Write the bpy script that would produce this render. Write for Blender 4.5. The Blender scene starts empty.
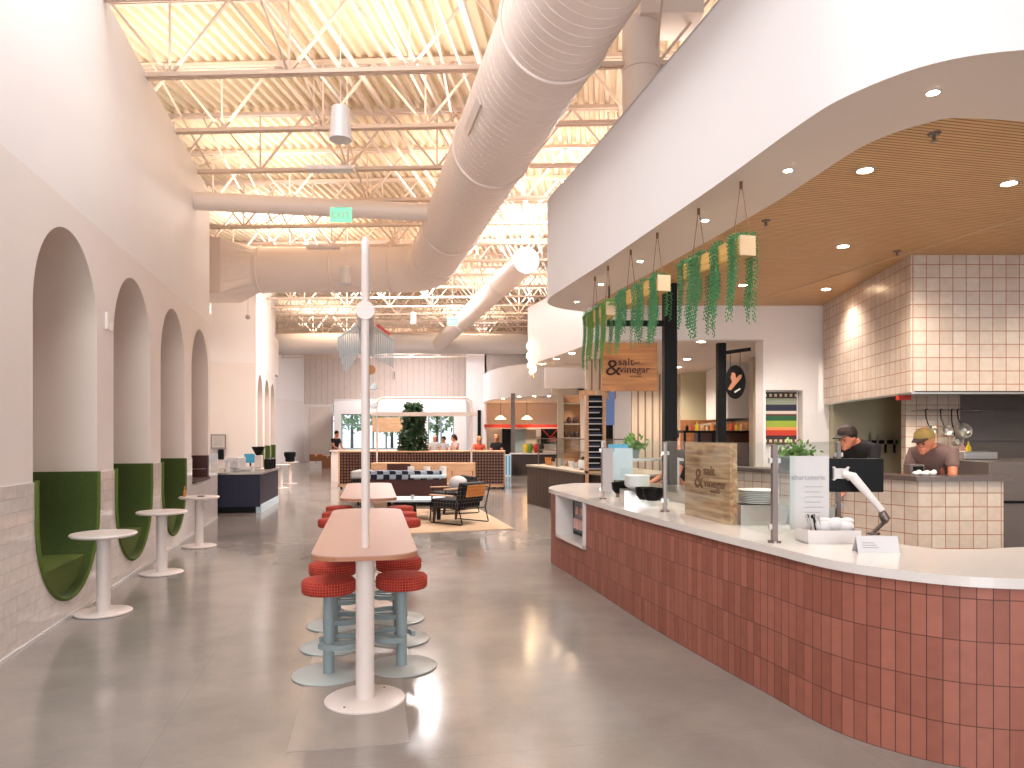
import bpy, bmesh, math, random
from mathutils import Vector, Matrix, Euler
random.seed(7)
S = bpy.context.scene
C = S.collection
PI = math.pi
R = math.radians
F = 720.0            # focal length in pixels of the 1024 px wide frame
EYE = 1.62
# ---------------------------------------------------------------- camera
cam = bpy.data.cameras.new('camera'); camo = bpy.data.objects.new('camera', cam); C.objects.link(camo)
camo.location = (0, 0, EYE); camo.rotation_euler = (PI/2, 0, 0)
cam.sensor_width = 36; cam.lens = 36*F/1024; cam.shift_x = 0.0; cam.shift_y = 51/1024
cam.clip_start = .05; cam.clip_end = 400
S.camera = camo
# ---------------------------------------------------------------- world, colour management
S.view_settings.view_transform = 'Standard'; S.view_settings.look = 'None'
S.view_settings.exposure = 0.76; S.view_settings.gamma = 1; S.view_settings.use_curve_mapping = False
w = bpy.data.worlds.new('world'); S.world = w; w.use_nodes = True
wn = w.node_tree; bg = wn.nodes['Background']
bg.inputs['Color'].default_value = (.86, .93, 1, 1); bg.inputs['Strength'].default_value = 1.0
# ---------------------------------------------------------------- lights
def area(name, loc, size, energy, col=(1, 1, 1), rot=(0, 0, 0), sy=None):
    l = bpy.data.lights.new(name, 'AREA'); l.energy = energy; l.color = col; l.size = size
    if sy: l.shape = 'RECTANGLE'; l.size_y = sy
    o = bpy.data.objects.new(name, l); o.location = loc; o.rotation_euler = rot; C.objects.link(o); return o
WARM = (1, .92, .82)
NEUT = (1, .93, .90)
# uplights sitting above the joists' bottom chords, washing the roof deck
for (x, y, e) in [(-4.5, 9.8, 110), (-1.5, 9.2, 120), (-4.5, 13.6, 150), (-1, 14, 130), (-5.5, 18, 170), (0, 18.5, 150), (-6, 24, 170), (0, 25, 170), (-8, 31, 170), (-2, 32, 170), (2.4, 10, 60)]:
    area('uplight', (x, y, 6.2), 2.2, e*(.24 if y < 17 else .5), WARM if y < 17 else (1, .96, .93), (PI, 0, 0))
# roof daylight facing down: skylight at the glare, the others added as unseen fill
area('fill_near', (-2.3, 4.4, 7.0), 2.2, 175, (.90, .95, 1), sy=6)
area('fill_behind', (-1.5, -4, 7.0), 3.0, 200, (.90, .95, 1), sy=4)
area('skylight_mid', (1.3, 14.2, 6.95), 1.6, 280, (1, .97, .98), sy=2.2)
area('fill_far', (-3.2, 22, 6.95), 1.6, 560, (1, .97, .98), sy=3)
area('fill_deep', (-6, 38.5, 6.95), 2.4, 480, (1, .97, .98), sy=3)
# large fill light added behind the camera, unseen
area('fill_front', (-1.0, -8.5, 3.0), 9, 740, (.90, .95, 1), (R(90), 0, 0), sy=5)
def spot(loc, e, ang=130, col=(1, .89, .78), r=.05):
    l = bpy.data.lights.new('downlight_or_fill_beam', 'SPOT'); l.energy = e*1.6; l.spot_size = R(ang); l.spot_blend = .8; l.color = col; l.shadow_soft_size = r
    o = bpy.data.objects.new('downlight_or_fill_beam', l); o.location = loc; C.objects.link(o); return o

# ---------------------------------------------------------------- materials
M = {}
def nt(name):
    m = bpy.data.materials.new(name); m.use_nodes = True; t = m.node_tree
    return m, t, t.nodes['Principled BSDF']
def node(t, typ, **k):
    n = t.nodes.new(typ)
    for a, v in k.items(): setattr(n, a, v)
    return n
def mathn(t, op, a, b=None, c=None):
    n = node(t, 'ShaderNodeMath', operation=op)
    for i, v in enumerate((a, b, c)):
        if v is None: continue
        if isinstance(v, (int, float)): n.inputs[i].default_value = v
        else: t.links.new(v, n.inputs[i])
    return n.outputs[0]
def mixc(t, f, a, b):
    n = node(t, 'ShaderNodeMix', data_type='RGBA')
    for i, v in ((0, f), (6, a), (7, b)):
        if isinstance(v, (int, float)): n.inputs[i].default_value = v
        elif isinstance(v, tuple): n.inputs[i].default_value = (*v[:3], 1)
        else: t.links.new(v, n.inputs[i])
    return n.outputs[2]
def srgb(r, g, b):
    f = lambda c: (c/255/12.92 if c/255 <= .04045 else ((c/255+.055)/1.055)**2.4)
    return (f(r), f(g), f(b))
def mat(name, col, rough=.5, metal=0, noise=0, scale=8, bump=0, stretch=(1, 1, 1), emit=None, es=1, alpha=1, trans=0, spec=.5, coat=0):
    m, t, b = nt(name)
    b.inputs['Roughness'].default_value = rough; b.inputs['Metallic'].default_value = metal
    b.inputs['Base Color'].default_value = (*col, 1); b.inputs['Specular IOR Level'].default_value = spec
    b.inputs['Coat Weight'].default_value = coat
    if noise or bump:
        tc = node(t, 'ShaderNodeTexCoord'); mp = node(t, 'ShaderNodeMapping'); mp.inputs['Scale'].default_value = stretch
        t.links.new(tc.outputs['Object'], mp.inputs[0])
        n = node(t, 'ShaderNodeTexNoise'); n.inputs['Scale'].default_value = scale; n.inputs['Detail'].default_value = 4
        t.links.new(mp.outputs[0], n.inputs[0])
        if noise:
            d = tuple(c*(1-noise) for c in col); l = tuple(min(1, c*(1+noise)) for c in col)
            t.links.new(mixc(t, n.outputs[0], d, l), b.inputs['Base Color'])
        if bump:
            bp = node(t, 'ShaderNodeBump'); bp.inputs['Strength'].default_value = bump; bp.inputs['Distance'].default_value = .01
            t.links.new(n.outputs[0], bp.inputs['Height']); t.links.new(bp.outputs[0], b.inputs['Normal'])
    if emit: b.inputs['Emission Color'].default_value = (*emit, 1); b.inputs['Emission Strength'].default_value = es
    if trans: b.inputs['Transmission Weight'].default_value = trans; b.inputs['IOR'].default_value = 1.02
    M[name] = m; return m
def uvec(t, mode):
    tc = node(t, 'ShaderNodeTexCoord')
    if mode == 'UV': return tc.outputs['UV']
    sp = node(t, 'ShaderNodeSeparateXYZ'); t.links.new(tc.outputs['Object'], sp.inputs[0])
    cb = node(t, 'ShaderNodeCombineXYZ')
    if mode == 'wall': t.links.new(mathn(t, 'ADD', sp.outputs[0], sp.outputs[1]), cb.inputs[0]); t.links.new(sp.outputs[2], cb.inputs[1])
    if mode == 'top': t.links.new(sp.outputs[0], cb.inputs[0]); t.links.new(sp.outputs[1], cb.inputs[1])
    return cb.outputs[0]
def tile(name, c1, c2, mortar, wd, ht, ms, mode='wall', offset=0, rough=.3, bump=.3, shift=(0, 0), coat=0):
    m, t, b = nt(name); v = uvec(t, mode)
    mp = node(t, 'ShaderNodeMapping'); mp.inputs['Location'].default_value = (shift[0], shift[1], 0); t.links.new(v, mp.inputs[0])
    br = node(t, 'ShaderNodeTexBrick', offset=offset); br.inputs['Scale'].default_value = 1
    br.inputs['Color1'].default_value = (*c1, 1); br.inputs['Color2'].default_value = (*c2, 1); br.inputs['Mortar'].default_value = (*mortar, 1)
    br.inputs['Mortar Size'].default_value = ms; br.inputs['Brick Width'].default_value = wd; br.inputs['Row Height'].default_value = ht
    t.links.new(mp.outputs[0], br.inputs[0])
    n = node(t, 'ShaderNodeTexNoise'); n.inputs['Scale'].default_value = 14; t.links.new(mp.outputs[0], n.inputs[0])
    mx = node(t, 'ShaderNodeMix', data_type='RGBA', blend_type='MULTIPLY'); mx.inputs[0].default_value = .25
    t.links.new(br.outputs[0], mx.inputs[6]); t.links.new(n.outputs[0], mx.inputs[7]); t.links.new(mx.outputs[2], b.inputs['Base Color'])
    b.inputs['Roughness'].default_value = rough; b.inputs['Coat Weight'].default_value = coat
    bp = node(t, 'ShaderNodeBump'); bp.inputs['Strength'].default_value = bump; bp.inputs['Distance'].default_value = .006; bp.invert = True
    t.links.new(br.outputs['Fac'], bp.inputs['Height']); t.links.new(bp.outputs[0], b.inputs['Normal'])
    M[name] = m; return m
def wood(name, c1, c2, axis=0, scale=6, rough=.45):
    st = [9, 9, 9]; st[axis] = .7
    m, t, b = nt(name); tc = node(t, 'ShaderNodeTexCoord'); mp = node(t, 'ShaderNodeMapping'); mp.inputs['Scale'].default_value = st
    t.links.new(tc.outputs['Object'], mp.inputs[0])
    n = node(t, 'ShaderNodeTexNoise'); n.inputs['Scale'].default_value = scale; n.inputs['Detail'].default_value = 6; n.inputs['Distortion'].default_value = .6
    t.links.new(mp.outputs[0], n.inputs[0])
    cr = node(t, 'ShaderNodeValToRGB'); cr.color_ramp.elements[0].position = .3; cr.color_ramp.elements[1].position = .7
    cr.color_ramp.elements[0].color = (*c1, 1); cr.color_ramp.elements[1].color = (*c2, 1)
    t.links.new(n.outputs[0], cr.inputs[0]); t.links.new(cr.outputs[0], b.inputs['Base Color']); b.inputs['Roughness'].default_value = rough
    M[name] = m; return m
def slats(name, c, gap, pitch, axis, frac=.2, rough=.5, bump=.6):
    """parallel slats: a dark gap once per pitch along one object axis"""
    m, t, b = nt(name); tc = node(t, 'ShaderNodeTexCoord'); sp = node(t, 'ShaderNodeSeparateXYZ'); t.links.new(tc.outputs['Object'], sp.inputs[0])
    f = mathn(t, 'FRACT', mathn(t, 'DIVIDE', sp.outputs[axis], pitch)); g = mathn(t, 'LESS_THAN', f, frac)
    n = node(t, 'ShaderNodeTexNoise'); n.inputs['Scale'].default_value = 3; mp = node(t, 'ShaderNodeMapping')
    st = [1, 1, 1]; st[axis] = 12; mp.inputs['Scale'].default_value = st; t.links.new(tc.outputs['Object'], mp.inputs[0]); t.links.new(mp.outputs[0], n.inputs[0])
    cc = mixc(t, n.outputs[0], tuple(x*.72 for x in c), tuple(min(1, x*1.2) for x in c))
    t.links.new(mixc(t, g, cc, gap), b.inputs['Base Color']); b.inputs['Roughness'].default_value = rough
    M[name] = m; return m
def checker(name, c1, c2, c3, sc, mode='wall'):
    m, t, b = nt(name); v = uvec(t, mode)
    a = node(t, 'ShaderNodeTexChecker'); a.inputs['Scale'].default_value = sc
    a.inputs['Color1'].default_value = (*c1, 1); a.inputs['Color2'].default_value = (*c2, 1); t.links.new(v, a.inputs[0])
    t.links.new(a.outputs[0], b.inputs['Base Color']); b.inputs['Roughness'].default_value = .9; M[name] = m

mat('white_paint', srgb(239, 234, 234), .55, noise=.02, scale=2)
mat('pink_paint', srgb(236, 226, 223), .6, noise=.02, scale=2)
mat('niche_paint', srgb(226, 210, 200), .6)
mat('soffit_paint', srgb(228, 212, 202), .6)
mat('steel_cream', srgb(226, 202, 184), .5)
mat('duct_pink', srgb(238, 221, 211), .42)
mat('deck_paint', srgb(236, 216, 188), .55)
mat('white_metal', srgb(228, 214, 208), .35)
mat('white_gloss', srgb(220, 214, 213), .25)
mat('quartz', srgb(226, 217, 212), .22, noise=.10, scale=260, coat=.3)
mat('table_top', srgb(184, 146, 132), .38, noise=.05, scale=10, stretch=(6, .5, 1))
mat('table_edge', srgb(178, 120, 90), .5)
mat('stool_blue', srgb(140, 155, 158), .4)
mat('stool_base', srgb(178, 184, 182), .35)
mat('green_velvet', srgb(60, 76, 22), .85, noise=.25, scale=40, bump=.15)
M['green_velvet'].node_tree.nodes['Principled BSDF'].inputs['Sheen Weight'].default_value = .05
mat('green_seat', srgb(86, 102, 34), .85, noise=.2, scale=40, bump=.15)
mat('brown_leather', srgb(70, 28, 20), .45)
mat('dark_brown', srgb(60, 38, 32), .5)
mat('black', srgb(11, 11, 12), .5, spec=.2)
mat('black_metal', srgb(14, 13, 14), .55, spec=.2)
mat('rubber', srgb(28, 27, 28), .7)
mat('navy', srgb(34, 28, 70), .45)
slats('navy_boards', srgb(16, 15, 50), srgb(6, 6, 18), .12, 0, .1)
mat('steel', srgb(190, 185, 180), .28, metal=.9, noise=.08, scale=3, stretch=(1, 1, 12))
mat('steel_dark', srgb(112, 102, 98), .35, metal=.35, noise=.1, scale=2, stretch=(1, 1, 8))
mat('post_steel', srgb(130, 115, 110), .3, metal=.7)
mat('sage', srgb(184, 178, 150), .7)
mat('cream_wall', srgb(205, 195, 165), .65)
mat('grey_beige', srgb(170, 156, 138), .6)
mat('paper', srgb(214, 210, 211), .7)
mat('blue_paper', srgb(205, 222, 232), .7)
mat('ink', srgb(60, 56, 58), .8)
mat('ink_light', srgb(165, 160, 165), .8)
mat('burnt', srgb(58, 24, 12), .8)
mat('burnt_soft', srgb(128, 88, 64), .8)
wood('sign_wood', srgb(150, 88, 34), srgb(202, 134, 66), 0, 2.2)
wood('plank_wood', srgb(150, 108, 78), srgb(212, 176, 138), 0, 3.4)
wood('light_wood', srgb(196, 150, 112), srgb(222, 180, 142), 0, 3)
wood('orange_wood', srgb(190, 112, 48), srgb(216, 146, 80), 0, 3)
wood('log_wood', srgb(190, 140, 70), srgb(224, 182, 110), 1, 3)
mat('log_end', srgb(214, 184, 150), .6, noise=.1, scale=20)
slats('wood_slats', srgb(222, 176, 124), srgb(140, 96, 60), .036, 1, .3)
slats('curtain_slats', srgb(226, 208, 190), srgb(150, 120, 96), .16, 0, .25)
slats('brown_slats', srgb(62, 46, 40), srgb(36, 26, 24), .07, 0, .18)
slats('panel_lines', srgb(222, 206, 198), srgb(188, 172, 164), .35, 0, .08)
tile('terracotta', srgb(176, 108, 90), srgb(152, 88, 72), srgb(84, 48, 40), .0705, .206, .0022, 'UV', 0, .55, .5, (0, -.001))
tile('kitchen_tile', srgb(226, 210, 196), srgb(214, 194, 178), srgb(178, 122, 92), .133, .133, .0045, 'wall', 0, .3, .3)
tile('wainscot_tile', srgb(240, 229, 225), srgb(236, 224, 220), srgb(222, 209, 204), .21, .105, .003, 'wall', .5, .09, .35)
tile('orange_tile', srgb(196, 132, 84), srgb(180, 116, 72), srgb(150, 100, 70), .1, .1, .004, 'wall', 0, .3, .3)
tile('red_plaid', srgb(180, 40, 30), srgb(160, 28, 22), srgb(214, 110, 84), .019, .019, .0013, 'UV', 0, .9, .1)
tile('black_plaid', srgb(13, 13, 18), srgb(11, 12, 28), srgb(120, 112, 104), .075, .075, .003, 'wall', 0, .9, .1)
checker('sofa_check', srgb(20, 24, 40), srgb(160, 172, 190), None, 7)
mat('rug', srgb(198, 170, 140), .95, noise=.06, scale=60)
mat('cardboard', srgb(140, 92, 60), .8)
mat('glow', (1, .93, .82), .5, emit=(1, .9, .76), es=9)
mat('warm_glow', (1, .7, .4), .5, emit=(1, .55, .22), es=6)
mat('flame_glow', (1, .8, .5), .5, emit=(1, .72, .42), es=9)
mat('exit_green', srgb(120, 220, 170), .5, emit=(.25, .85, .5), es=.5)
mat('glass_white', srgb(240, 240, 240), .4)
mat('screen_blue', srgb(60, 150, 190), .4, emit=(.08, .42, .62), es=.12)
mat('screen_navy', srgb(70, 86, 130), .4, emit=(.08, .12, .25), es=.5)
mat('red_neon', srgb(200, 70, 40), .5, emit=(.8, .15, .05), es=.5)
mat('leaf', srgb(34, 66, 34), .5, noise=.4, scale=20)
mat('leaf_light', srgb(96, 140, 60), .5, noise=.3, scale=20)
mat('pearl_green', srgb(66, 132, 78), .5, noise=.5, scale=30)
mat('pearl_lime', srgb(98, 140, 62), .5, noise=.3, scale=30)
mat('outdoor_leaf', srgb(120, 150, 96), .8, noise=.3, scale=3)
mat('skin', srgb(206, 130, 100), .55)
mat('hair_dark', srgb(40, 26, 22), .7)
mat('hair_blond', srgb(190, 140, 90), .7)
mat('mauve', srgb(120, 96, 92), .9)
mat('orange_cloth', srgb(216, 92, 60), .9)
mat('pink_cloth', srgb(216, 170, 160), .9)
mat('grey_cloth', srgb(196, 192, 190), .9)
mat('black_cloth', srgb(26, 23, 26), .9)
mat('denim', srgb(48, 54, 76), .9)
mat('cap_green', srgb(70, 66, 30), .9)
mat('cap_tan', srgb(134, 112, 62), .9)
mat('yellow', srgb(220, 190, 40), .5)
mat('red', srgb(190, 50, 34), .5)
mat('asphalt', srgb(170, 170, 165), .9)
mat('fan_grey', srgb(176, 182, 182), .7)
# floor: polished concrete with saw-cut joints
m, t, b = nt('concrete'); tc = node(t, 'ShaderNodeTexCoord')
n1 = node(t, 'ShaderNodeTexNoise'); n1.inputs['Scale'].default_value = .8; n1.inputs['Detail'].default_value = 8; n1.inputs['Roughness'].default_value = .65
n2 = node(t, 'ShaderNodeTexNoise'); n2.inputs['Scale'].default_value = 60; n2.inputs['Detail'].default_value = 3
t.links.new(tc.outputs['Object'], n1.inputs[0]); t.links.new(tc.outputs['Object'], n2.inputs[0])
c = mixc(t, n1.outputs[0], srgb(84, 80, 78), srgb(176, 166, 157))
c = mixc(t, mathn(t, 'MULTIPLY', n2.outputs[0], .2), c, srgb(176, 170, 164))
br = node(t, 'ShaderNodeTexBrick', offset=0); br.inputs['Scale'].default_value = 1; br.inputs['Mortar Size'].default_value = .005
br.inputs['Brick Width'].default_value = 3.6; br.inputs['Row Height'].default_value = 4.2
mp = node(t, 'ShaderNodeMapping'); mp.inputs['Location'].default_value = (1.05, .6, 0); mp.inputs['Rotation'].default_value = (0, 0, R(-12)); t.links.new(tc.outputs['Object'], mp.inputs[0]); t.links.new(mp.outputs[0], br.inputs[0])
c = mixc(t, mathn(t, 'MULTIPLY', br.outputs['Fac'], .12), c, srgb(90, 82, 78))
t.links.new(c, b.inputs['Base Color'])
rr = mathn(t, 'MULTIPLY_ADD', n1.outputs[0], .2, .05); t.links.new(rr, b.inputs['Roughness']); b.inputs['Specular IOR Level'].default_value = .6
M['concrete'] = m
mat('concrete_light', srgb(158, 148, 140), .25, noise=.06, scale=8)
# clear panes: mostly transparent with a clear reflection
m, t, b = nt('pane'); tr = node(t, 'ShaderNodeBsdfTransparent'); tr.inputs[0].default_value = (.95, .98, .97, 1)
gl = node(t, 'ShaderNodeBsdfGlossy'); gl.inputs['Roughness'].default_value = .03; gl.inputs['Color'].default_value = (.9, .95, .95, 1)
fr = node(t, 'ShaderNodeLayerWeight'); fr.inputs[0].default_value = .5; ms = node(t, 'ShaderNodeMixShader')
t.links.new(mathn(t, 'MULTIPLY_ADD', mathn(t, 'POWER', fr.outputs[1], 4), .35, .03), ms.inputs[0]); t.links.new(tr.outputs[0], ms.inputs[1]); t.links.new(gl.outputs[0], ms.inputs[2])
t.links.new(ms.outputs[0], t.nodes['Material Output'].inputs[0]); M['pane'] = m
# striped tile mosaic
m, t, b = nt('mosaic'); tc = node(t, 'ShaderNodeTexCoord'); sp = node(t, 'ShaderNodeSeparateXYZ'); t.links.new(tc.outputs['Object'], sp.inputs[0])
cr = node(t, 'ShaderNodeValToRGB'); cr.color_ramp.interpolation = 'CONSTANT'
cols = [(0, (96, 64, 50)), (.1, (60, 34, 30)), (.17, (206, 60, 30)), (.27, (232, 150, 90)), (.33, (160, 180, 60)), (.45, (40, 96, 56)), (.54, (96, 60, 50)), (.58, (226, 210, 196)), (.64, (44, 44, 66)), (.76, (150, 160, 140)), (.88, (60, 44, 38))]
e = cr.color_ramp.elements; e[0].color = (*srgb(*cols[0][1]), 1); e[1].position = cols[1][0]; e[1].color = (*srgb(*cols[1][1]), 1)
for p_, c_ in cols[2:]:
    q = e.new(p_); q.color = (*srgb(*c_), 1)
t.links.new(mathn(t, 'DIVIDE', sp.outputs[2], .74), cr.inputs[0])
ck = mathn(t, 'LESS_THAN', mathn(t, 'ABSOLUTE', mathn(t, 'SUBTRACT', mathn(t, 'FRACT', mathn(t, 'DIVIDE', sp.outputs[0], .072)), .5)), .25)
band = mathn(t, 'ADD', mathn(t, 'LESS_THAN', mathn(t, 'ABSOLUTE', mathn(t, 'SUBTRACT', sp.outputs[2], .05)), .02), mathn(t, 'LESS_THAN', mathn(t, 'ABSOLUTE', mathn(t, 'SUBTRACT', sp.outputs[2], .695)), .02))
t.links.new(mixc(t, mathn(t, 'MULTIPLY', ck, band), cr.outputs[0], srgb(220, 205, 180)), b.inputs['Base Color']); b.inputs['Roughness'].default_value = .3; M['mosaic'] = m

# ---------------------------------------------------------------- mesh helpers
class MB:
    def __init__(s, mtx=None): s.v = []; s.f = []; s.m = mtx or Matrix(); s.uv = []; s.mi = []; s.cur = 0
    def add(s, vs, fs, uvs=None, m=None):
        o = len(s.v); mm = m @ Matrix() if m else None
        for p in vs:
            p = Vector(p)
            if m: p = m @ p
            s.v.append(s.m @ p)
        for i, f in enumerate(fs):
            s.f.append([o+k for k in f]); s.uv.append(uvs[i] if uvs else None); s.mi.append(s.cur)
        return s
    def box(s, x0, x1, y0, y1, z0, z1, m=None):
        vs = [(x0, y0, z0), (x1, y0, z0), (x1, y1, z0), (x0, y1, z0), (x0, y0, z1), (x1, y0, z1), (x1, y1, z1), (x0, y1, z1)]
        return s.add(vs, [(0, 3, 2, 1), (4, 5, 6, 7), (0, 1, 5, 4), (1, 2, 6, 5), (2, 3, 7, 6), (3, 0, 4, 7)], m=m)
    def bar(s, a, b, w_, h_=None, up=(0, 0, 1)):
        a = Vector(a); b = Vector(b); h_ = h_ or w_; d = (b-a); L = d.length; d.normalize(); u = Vector(up)
        if abs(d.dot(u)) > .98: u = Vector((0, 1, 0))
        x = d.cross(u).normalized(); z = x.cross(d)
        mm = Matrix((x, d, z)).transposed().to_4x4(); mm.translation = a
        return s.box(-w_/2, w_/2, 0, L, -h_/2, h_/2, m=mm)
    def cyl(s, a, b, r, r2=None, n=16, cap=True):
        a = Vector(a); b = Vector(b); r2 = r if r2 is None else r2; d = (b-a).normalized()
        u = Vector((0, 0, 1)) if abs(d.z) < .9 else Vector((1, 0, 0)); x = d.cross(u).normalized(); y = d.cross(x)
        vs = [a+(x*math.cos(2*PI*i/n)+y*math.sin(2*PI*i/n))*r for i in range(n)]+[b+(x*math.cos(2*PI*i/n)+y*math.sin(2*PI*i/n))*r2 for i in range(n)]
        fs = [(i, (i+1) % n, n+(i+1) % n, n+i) for i in range(n)]
        if cap: fs += [tuple(range(n-1, -1, -1)), tuple(range(n, 2*n))]
        return s.add(vs, fs)
    def lathe(s, prof, n=32, c=(0, 0, 0)):
        vs = []; fs = []; uv = []; L = [0]
        for k in range(1, len(prof)): L.append(L[-1]+math.hypot(prof[k][0]-prof[k-1][0], prof[k][1]-prof[k-1][1]))
        rm = max(p[0] for p in prof)
        for (r, z) in prof:
            for i in range(n): vs.append((c[0]+r*math.cos(2*PI*i/n), c[1]+r*math.sin(2*PI*i/n), c[2]+z))
        for k in range(len(prof)-1):
            for i in range(n):
                j = (i+1) % n; fs.append((k*n+i, k*n+j, (k+1)*n+j, (k+1)*n+i))
                a0 = 2*PI*i/n*rm; a1 = 2*PI*(i+1)/n*rm; uv.append([(a0, L[k]), (a1, L[k]), (a1, L[k+1]), (a0, L[k+1])])
        if prof[0][0] > 1e-4: fs.append(tuple(range(n-1, -1, -1))); uv.append(None)
        if prof[-1][0] > 1e-4: fs.append(tuple(range((len(prof)-1)*n, len(prof)*n))); uv.append(None)
        return s.add(vs, fs, uv)
    def tube(s, pts, r, n=10, closed=False):
        pts = [Vector(p) for p in pts]; N = len(pts); rings = []; vs = []; fs = []; px = None
        rr = r if isinstance(r, (list, tuple)) else [r]*N
        for i, p in enumerate(pts):
            if closed: d = pts[(i+1) % N]-pts[i-1]
            else: d = pts[min(i+1, N-1)]-pts[max(i-1, 0)]
            d.normalize()
            if px is None:
                u = Vector((0, 0, 1)) if abs(d.z) < .9 else Vector((1, 0, 0)); px = d.cross(u).normalized()
            else: px = (px-d*px.dot(d)).normalized()
            py = d.cross(px)
            vs += [p+(px*math.cos(2*PI*k/n)+py*math.sin(2*PI*k/n))*rr[i] for k in range(n)]
        for i in range(N if closed else N-1):
            j = (i+1) % N; fs += [(i*n+k, i*n+(k+1) % n, j*n+(k+1) % n, j*n+k) for k in range(n)]
        if not closed: fs += [tuple(range(n-1, -1, -1)), tuple(range((N-1)*n, N*n))]
        return s.add(vs, fs)
    def prism(s, poly, z0, z1, m=None):
        n = len(poly); vs = [(x, y, z0) for x, y in poly]+[(x, y, z1) for x, y in poly]
        return s.add(vs, [tuple(range(n-1, -1, -1)), tuple(range(n, 2*n))]+[(i, (i+1) % n, n+(i+1) % n, n+i) for i in range(n)], m=m)
    def ball(s, c, r, n=8, sc=(1, 1, 1)):
        prof = [(math.sin(PI*k/n)*1.0, -math.cos(PI*k/n)) for k in range(n+1)]; vs = []; fs = []; q = n*2
        for k, (a, z) in enumerate(prof):
            for i in range(q): vs.append((c[0]+r*sc[0]*a*math.cos(2*PI*i/q), c[1]+r*sc[1]*a*math.sin(2*PI*i/q), c[2]+r*sc[2]*z))
        for k in range(n):
            for i in range(q): fs.append((k*q+i, k*q+(i+1) % q, (k+1)*q+(i+1) % q, (k+1)*q+i))
        return s.add(vs, fs)
    def build(s, name, material, parent=None, smooth=False, bevel=0, kind=None, label=None):
        me = bpy.data.meshes.new(name); me.from_pydata(s.v, [], s.f)
        if any(u for u in s.uv):
            ul = me.uv_layers.new(name='UVMap')
            for p in me.polygons:
                u = s.uv[p.index]
                for k, li in enumerate(p.loop_indices):
                    co = me.vertices[me.loops[li].vertex_index].co
                    ul.data[li].uv = u[k] if u else (co.x, co.y)
        for mm in (material if isinstance(material, (list, tuple)) else [material]): me.materials.append(M[mm])
        for p in me.polygons: p.material_index = s.mi[p.index]
        bm = bmesh.new(); bm.from_mesh(me); bmesh.ops.remove_doubles(bm, verts=bm.verts, dist=1e-5)
        bmesh.ops.recalc_face_normals(bm, faces=bm.faces); bm.to_mesh(me); bm.free()
        if smooth:
            for p in me.polygons: p.use_smooth = True
            me.set_sharp_from_angle(angle=R(38))
        o = bpy.data.objects.new(name, me); C.objects.link(o)
        if parent: o.parent = parent
        if bevel:
            bv = o.modifiers.new('bevel', 'BEVEL'); bv.width = bevel; bv.segments = 3; bv.limit_method = 'ANGLE'
        if kind: o['kind'] = kind
        if label: o['label'] = label
        return o
def tag(o, label, cat, group=None, kind=None):
    o['label'] = label; o['category'] = cat
    if group: o['group'] = group
    if kind: o['kind'] = kind
    return o
def thing(name, label, cat, loc=(0, 0, 0), rz=0, group=None):
    o = bpy.data.objects.new(name, None); C.objects.link(o); o.empty_display_size = .1
    o.location = loc; o.rotation_euler = (0, 0, rz); return tag(o, label, cat, group)
def dup(root, loc=None, rz=None, label=None, group=None):
    r = root.copy(); C.objects.link(r)
    if loc is not None: r.location = loc
    if rz is not None: r.rotation_euler = (0, 0, rz)
    if label: r['label'] = label
    if group: r['group'] = group
    for ch in list(root.children):
        c_ = ch.copy(); C.objects.link(c_); c_.parent = r
        for g in list(ch.children):
            d = g.copy(); C.objects.link(d); d.parent = c_
    return r
def struct(mb, name, m, loc=(0, 0, 0), rz=0, smooth=False, bevel=0):
    o = mb.build(name, m, smooth=smooth, bevel=bevel, kind='structure'); o.location = loc; o.rotation_euler = (0, 0, rz); return o
def at(px, py, Y): return Vector(((px-512)*Y/F, Y, EYE-(py-435)*Y/F))
def catmull(P, k=8):
    out = []
    for i in range(len(P)-1):
        a = Vector(P[max(i-1, 0)]); b_ = Vector(P[i]); c_ = Vector(P[i+1]); d = Vector(P[min(i+2, len(P)-1)])
        for j in range(k):
            u = j/k; out.append(.5*((2*b_)+(c_-a)*u+(2*a-5*b_+4*c_-d)*u*u+(3*b_-a-3*c_+d)*u**3))
    out.append(Vector(P[-1])); return out
def text_mesh(s, size, name, m, parent, loc, rot, ext=.002, align='LEFT', shear=0, sx=1):
    cu = bpy.data.curves.new(name, 'FONT'); cu.body = s; cu.size = size; cu.extrude = ext; cu.align_x = align; cu.shear = shear
    o = bpy.data.objects.new(name, cu); C.objects.link(o)
    dg = bpy.context.evaluated_depsgraph_get(); me = bpy.data.meshes.new_from_object(o.evaluated_get(dg)); bpy.data.objects.remove(o)
    me.materials.clear(); me.materials.append(M[m]); q = bpy.data.objects.new(name, me); C.objects.link(q)
    q.parent = parent; q.location = loc; q.rotation_euler = rot; q.scale = (sx, 1, 1); return q

HA = math.atan(.2195)          # heading of the hall, to the left of the view
# ================================================================ THE SETTING
b = MB(); b.box(-22, 14, -9, 46, -.1, 0); struct(b, 'floor', 'concrete')
b = MB(); b.box(-.31, .31, 0, 3.6, 0, .003); struct(b, 'floor', 'concrete_light', (-.845, 3.73, 0), R(11))
b = MB(); b.box(-60, 60, 46, 90, -.12, -.02); struct(b, 'trim_6', 'asphalt')
# roof deck: corrugated sheet, ribs 7 degrees off the view axis
b = MB(); pitch = .17; n = 200; prof = []
for i in range(n):
    x = (i-n/2)*pitch; prof += [(x, 0), (x+.055, 0), (x+.075, .075), (x+.15, .075)]
vs = []; fs = []
for (x, z) in prof: vs += [(x, -14, z), (x, 50, z)]
for i in range(len(prof)-1): fs.append((2*i, 2*i+1, 2*i+3, 2*i+2))
b.add(vs, fs); struct(b, 'ceiling', 'deck_paint', (-3, 0, 7.08), R(-7))
b = MB(); b.box(-22, 16, -9, 47, 7.2, 7.3); struct(b, 'ceiling', 'deck_paint')

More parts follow.
